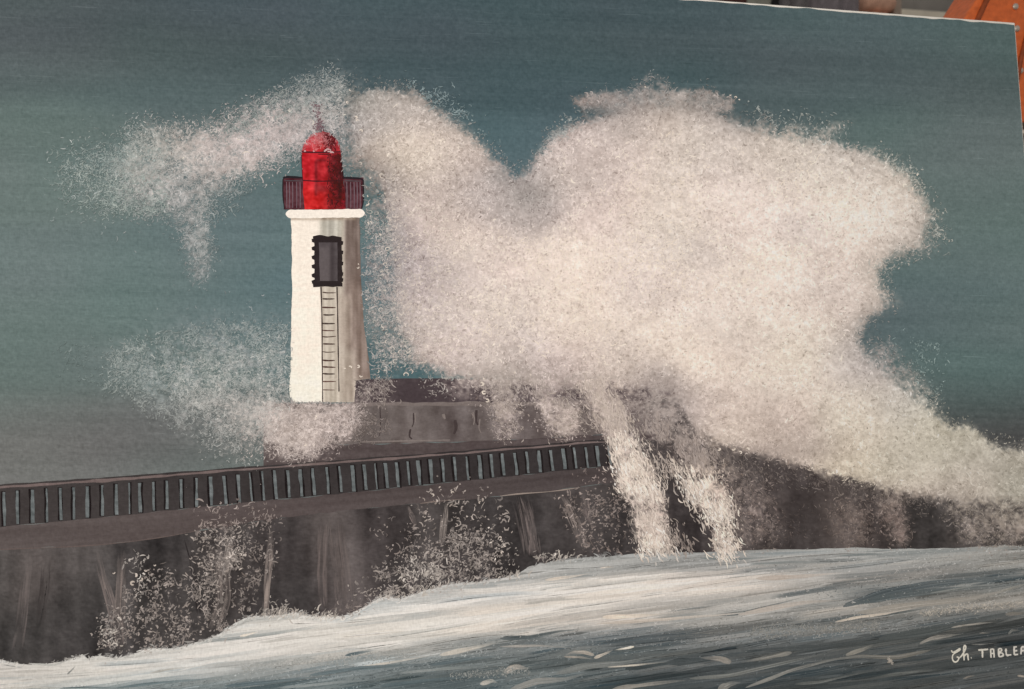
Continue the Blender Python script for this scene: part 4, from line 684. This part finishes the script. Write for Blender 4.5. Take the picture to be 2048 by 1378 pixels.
def tube(name, pts, rad, mat, parent, n=10):
    bm = bmesh.new(); rings = []
    for i, p in enumerate(pts):
        d = (pts[min(i+1, len(pts)-1)]-pts[max(i-1, 0)]).normalized(); s = d.cross(Vector((0, 1, 0))).normalized(); q = s.cross(d)
        rings.append([bm.verts.new(p+rad*(math.cos(6.2832*k/n)*s+math.sin(6.2832*k/n)*q)) for k in range(n)])
    for r0, r1 in zip(rings, rings[1:]):
        for k in range(n): bm.faces.new((r0[k], r0[(k+1) % n], r1[(k+1) % n], r1[k]))
    bm.faces.new(rings[0][::-1]); bm.faces.new(rings[-1])
    me = bpy.data.meshes.new(name); bm.to_mesh(me); bm.free()
    for p in me.polygons: p.use_smooth = True
    return link(name, me, mat, parent)
tube('piping', [at(2014, -70, yb-.001), at(1973, 0, yb-.001), at(1950, 50, yb-.001), at(1925, 110, yb-.001)], .0035, ORANGE_SEAM, chair)
tube('piping', [at(2056, 60, yb-.001), at(2042, 115, yb-.001), at(2034, 160, yb-.001), at(2020, 220, yb-.001)], .003, ORANGE_SEAM, chair)
nail_me = None
for (x, y) in ((2031, 13), (2034, 57), (2041, 141), (2050, 264), (2046, -30), (2060, 200)):
    p = at(x, y, yb-.001)
    if nail_me is None:
        bm = bmesh.new(); bmesh.ops.create_uvsphere(bm, u_segments=14, v_segments=8, radius=.0042)
        for v in bm.verts: v.co.y *= .55
        nail_me = bpy.data.meshes.new('nail_head'); bm.to_mesh(nail_me); bm.free(); nail_me.materials.append(NAIL)
    o = bpy.data.objects.new('nail_head', nail_me); COL.objects.link(o); o.parent = chair; o.location = p
zb = min(at(1930, 300, yb).z, at(2180, 210, yb).z)
seat_z = 0.40
prism('back_post', [Vector((at(1960, 300, yb).x, 0, 0)), Vector((at(1960, 300, yb).x+.06, 0, 0)), Vector((at(1960, 300, yb).x+.06, 0, zb+.05)), Vector((at(1960, 300, yb).x, 0, zb+.05))], yb+.004, yb+.05, ORANGE_SEAM, chair)
prism('back_post', [Vector((at(2130, 260, yb).x, 0, 0)), Vector((at(2130, 260, yb).x+.05, 0, 0)), Vector((at(2130, 260, yb).x+.05, 0, zb+.06)), Vector((at(2130, 260, yb).x, 0, zb+.06))], yb+.004, yb+.05, ORANGE_SEAM, chair)

# low sideboard further back, with cloth things on it, out of focus
Yf = 1.25
def P2(x, y, Y=Yf): return at(x, y, Y)
top_z = P2(1700, 62).z
WOODB = plain('dull_brown_wood', (0.20, 0.15, 0.11), 0.5, 18, 0.25, 0.1, (1, 1, 10))
side = empty('sideboard', (0, 0, 0), label='dull brown sideboard behind the painting carrying cloth bundles', category='sideboard')
xl, xr = P2(1380, 60).x, P2(2110, 60).x
def boxm(name, x0, x1, y0, y1, z0, z1, mat, parent=None, r_=.006):
    return link(name, rounded_slab(x0, x1, y0, y1, z0, z1, r_, 3), mat, parent)
boxm('top', xl, xr, Yf-.02, Yf+.42, top_z-.03, top_z, WOODB, side)
for xx in (xl+.01, xr-.05): boxm('side_panel', xx, xx+.04, Yf, Yf+.40, 0, top_z-.031, WOODB, side)
def bundle(name, x0, x1, ytop, col, label, cat, folds, seed, depth=.16, yoff=0.0, group=None):
    """upright gathered cloth: wavy front, rounded top"""
    m = plain(name+'_cloth', col, .9, 90, .18, .3)
    a_, b2 = P2(x0, 20, Yf+yoff).x, P2(x1, 20, Yf+yoff).x; zt = P2(x0, ytop, Yf+yoff).z; nx_, nz = 60, 16
    rr = np.random.default_rng(seed); ph = rr.uniform(0, 6, 4); xs = np.linspace(0, 1, nx_); wav = sum(np.sin(xs*folds*6.28*(1+.6*k)+ph[k])/(1+k) for k in range(3))*.011
    ring = []
    for j, s in enumerate(np.linspace(0, 1, nz)):
        z = top_z+.0005+(zt-top_z)*s; sh = math.sqrt(max(0, 1-max(0, (s-.75)/.25)**2))
        f = np.stack([a_+(b2-a_)*xs, Yf+yoff+depth/2-(depth/2+wav*(1-.3*s))*(sh*.9+.1)*np.sin(np.clip(xs*3.1416, .25, 2.89))**.35, np.full(nx_, z)], 1)
        g = np.stack([a_+(b2-a_)*xs[::-1], Yf+yoff+depth/2+(depth/2)*(sh*.9+.1)*np.sin(np.clip(xs*3.1416, .25, 2.89))**.35, np.full(nx_, z)], 1)
        ring.append(np.concatenate([f, g]))
    v = np.concatenate(ring); n_ = 2*nx_; q = [(j*n_+k, j*n_+(k+1) % n_, (j+1)*n_+(k+1) % n_, (j+1)*n_+k) for j in range(nz-1) for k in range(n_)]
    me = bpy.data.meshes.new(name); me.from_pydata(v.tolist(), [], q+[tuple(range((nz-1)*n_, nz*n_)), tuple(range(n_-1, -1, -1))]); me.update()
    for p in me.polygons: p.use_smooth = True
    o = link(name, me, m, None, label=label, category=cat)
    if group: o['group'] = group
    return o
bundle('folded_cloth', 1448, 1503, -30, (.10, .045, .04), 'dark maroon cloth standing left of the pale curtain', 'cloth', 2, 3)
bundle('pale_curtain', 1496, 1580, -60, (.36, .36, .31), 'pale grey-green cloth between maroon cloth and grey garment', 'cloth', 1, 4, .10, .20)
bundle('black_garment', 1571, 1640, -40, (.018, .016, .018), 'black garment with its edges showing round the dark grey one', 'garment', 2, 5, .10, .10)
bundle('dark_grey_garment', 1583, 1622, -34, (.20, .19, .2), 'narrow dark grey garment in front of the black one', 'garment', 2, 6, .08, 0)
bundle('mauve_grey_garment', 1637, 1729, -30, (.24, .215, .235), 'wide mauve grey garment beside the brown blankets', 'garment', 2, 7, .12, 0)
BL = plain('brown_blanket', (.70, .42, .31), .9, 70, .2, .3)
z = top_z+.0005; x0, x1 = P2(1736, 20).x, P2(1797, 20).x; hgt = P2(1760, 14).z-top_z; lays = 5; th = P2(1760, 0).z-P2(1760, 16).z
zc = P2(1760, 17).z; tops = [zc-th*k for k in (2, 1, 0, -1, -2)]; lo_z = top_z+.0005
lab = ('lowest brown folded blanket, resting on the sideboard', 'brown folded blanket just above the lowest one of the stack', 'middle brown folded blanket of the stack', 'brown folded blanket just below the topmost one', 'topmost brown folded blanket of the stack')
zlist = np.linspace(top_z+.0005, P2(1760, -40).z, 4)
lab = ('lowest brown folded blanket, resting on the sideboard', 'middle brown folded blanket of the stack', 'topmost brown folded blanket of the stack')
zlist = [top_z+.0005, P2(1760, 17).z, P2(1760, -16).z, P2(1760, -48).z]
for k in range(3):
    rr_ = (zlist[k+1]-zlist[k])*.42
    o = boxm('folded_blanket', x0-.003*k, x1+.002*k, Yf, Yf+.20, zlist[k]+.0002, zlist[k+1]-.0002, BL, None, rr_); o['label'] = lab[k]; o['category'] = 'blanket'; o['group'] = 'stack of brown blankets'
    for p in o.data.polygons: p.use_smooth = True
CREAM = plain('cream_painted_wood', (.80, .74, .62), .5, 20, .1, .08); GREYP = plain('grey_panel', (.30, .28, .26), .6, 12, .2, .08); POST = plain('taupe_post', (.36, .29, .24), .6, 20, .15, .1)
cab = empty('cabinet_frame', (0, 0, 0), label='taupe post with cream rail and grey panel standing on the sideboard', category='cabinet')
boxm('post', P2(1799, 10).x, P2(1814, 10).x, Yf+.02, Yf+.05, top_z+.0005, P2(1800, -60).z, POST, cab, .003)
boxm('cream_rail', P2(1815, 30).x, P2(2060, 30).x, Yf+.024, Yf+.06, top_z+.0005, P2(1850, 13).z, CREAM, cab, .002)
boxm('grey_panel', P2(1813, 10).x, P2(2060, 10).x, Yf+.075, Yf+.095, top_z+.0005, P2(1850, -60).z, GREYP, cab, .002)
boxm('shadow_strip', P2(1815, 18).x, P2(2060, 18).x, Yf+.05, Yf+.074, P2(1850, 12.5).z, P2(1850, 7).z, WOODB, cab, .001)  # dark solid strip standing in for the shadow line between rail and panel
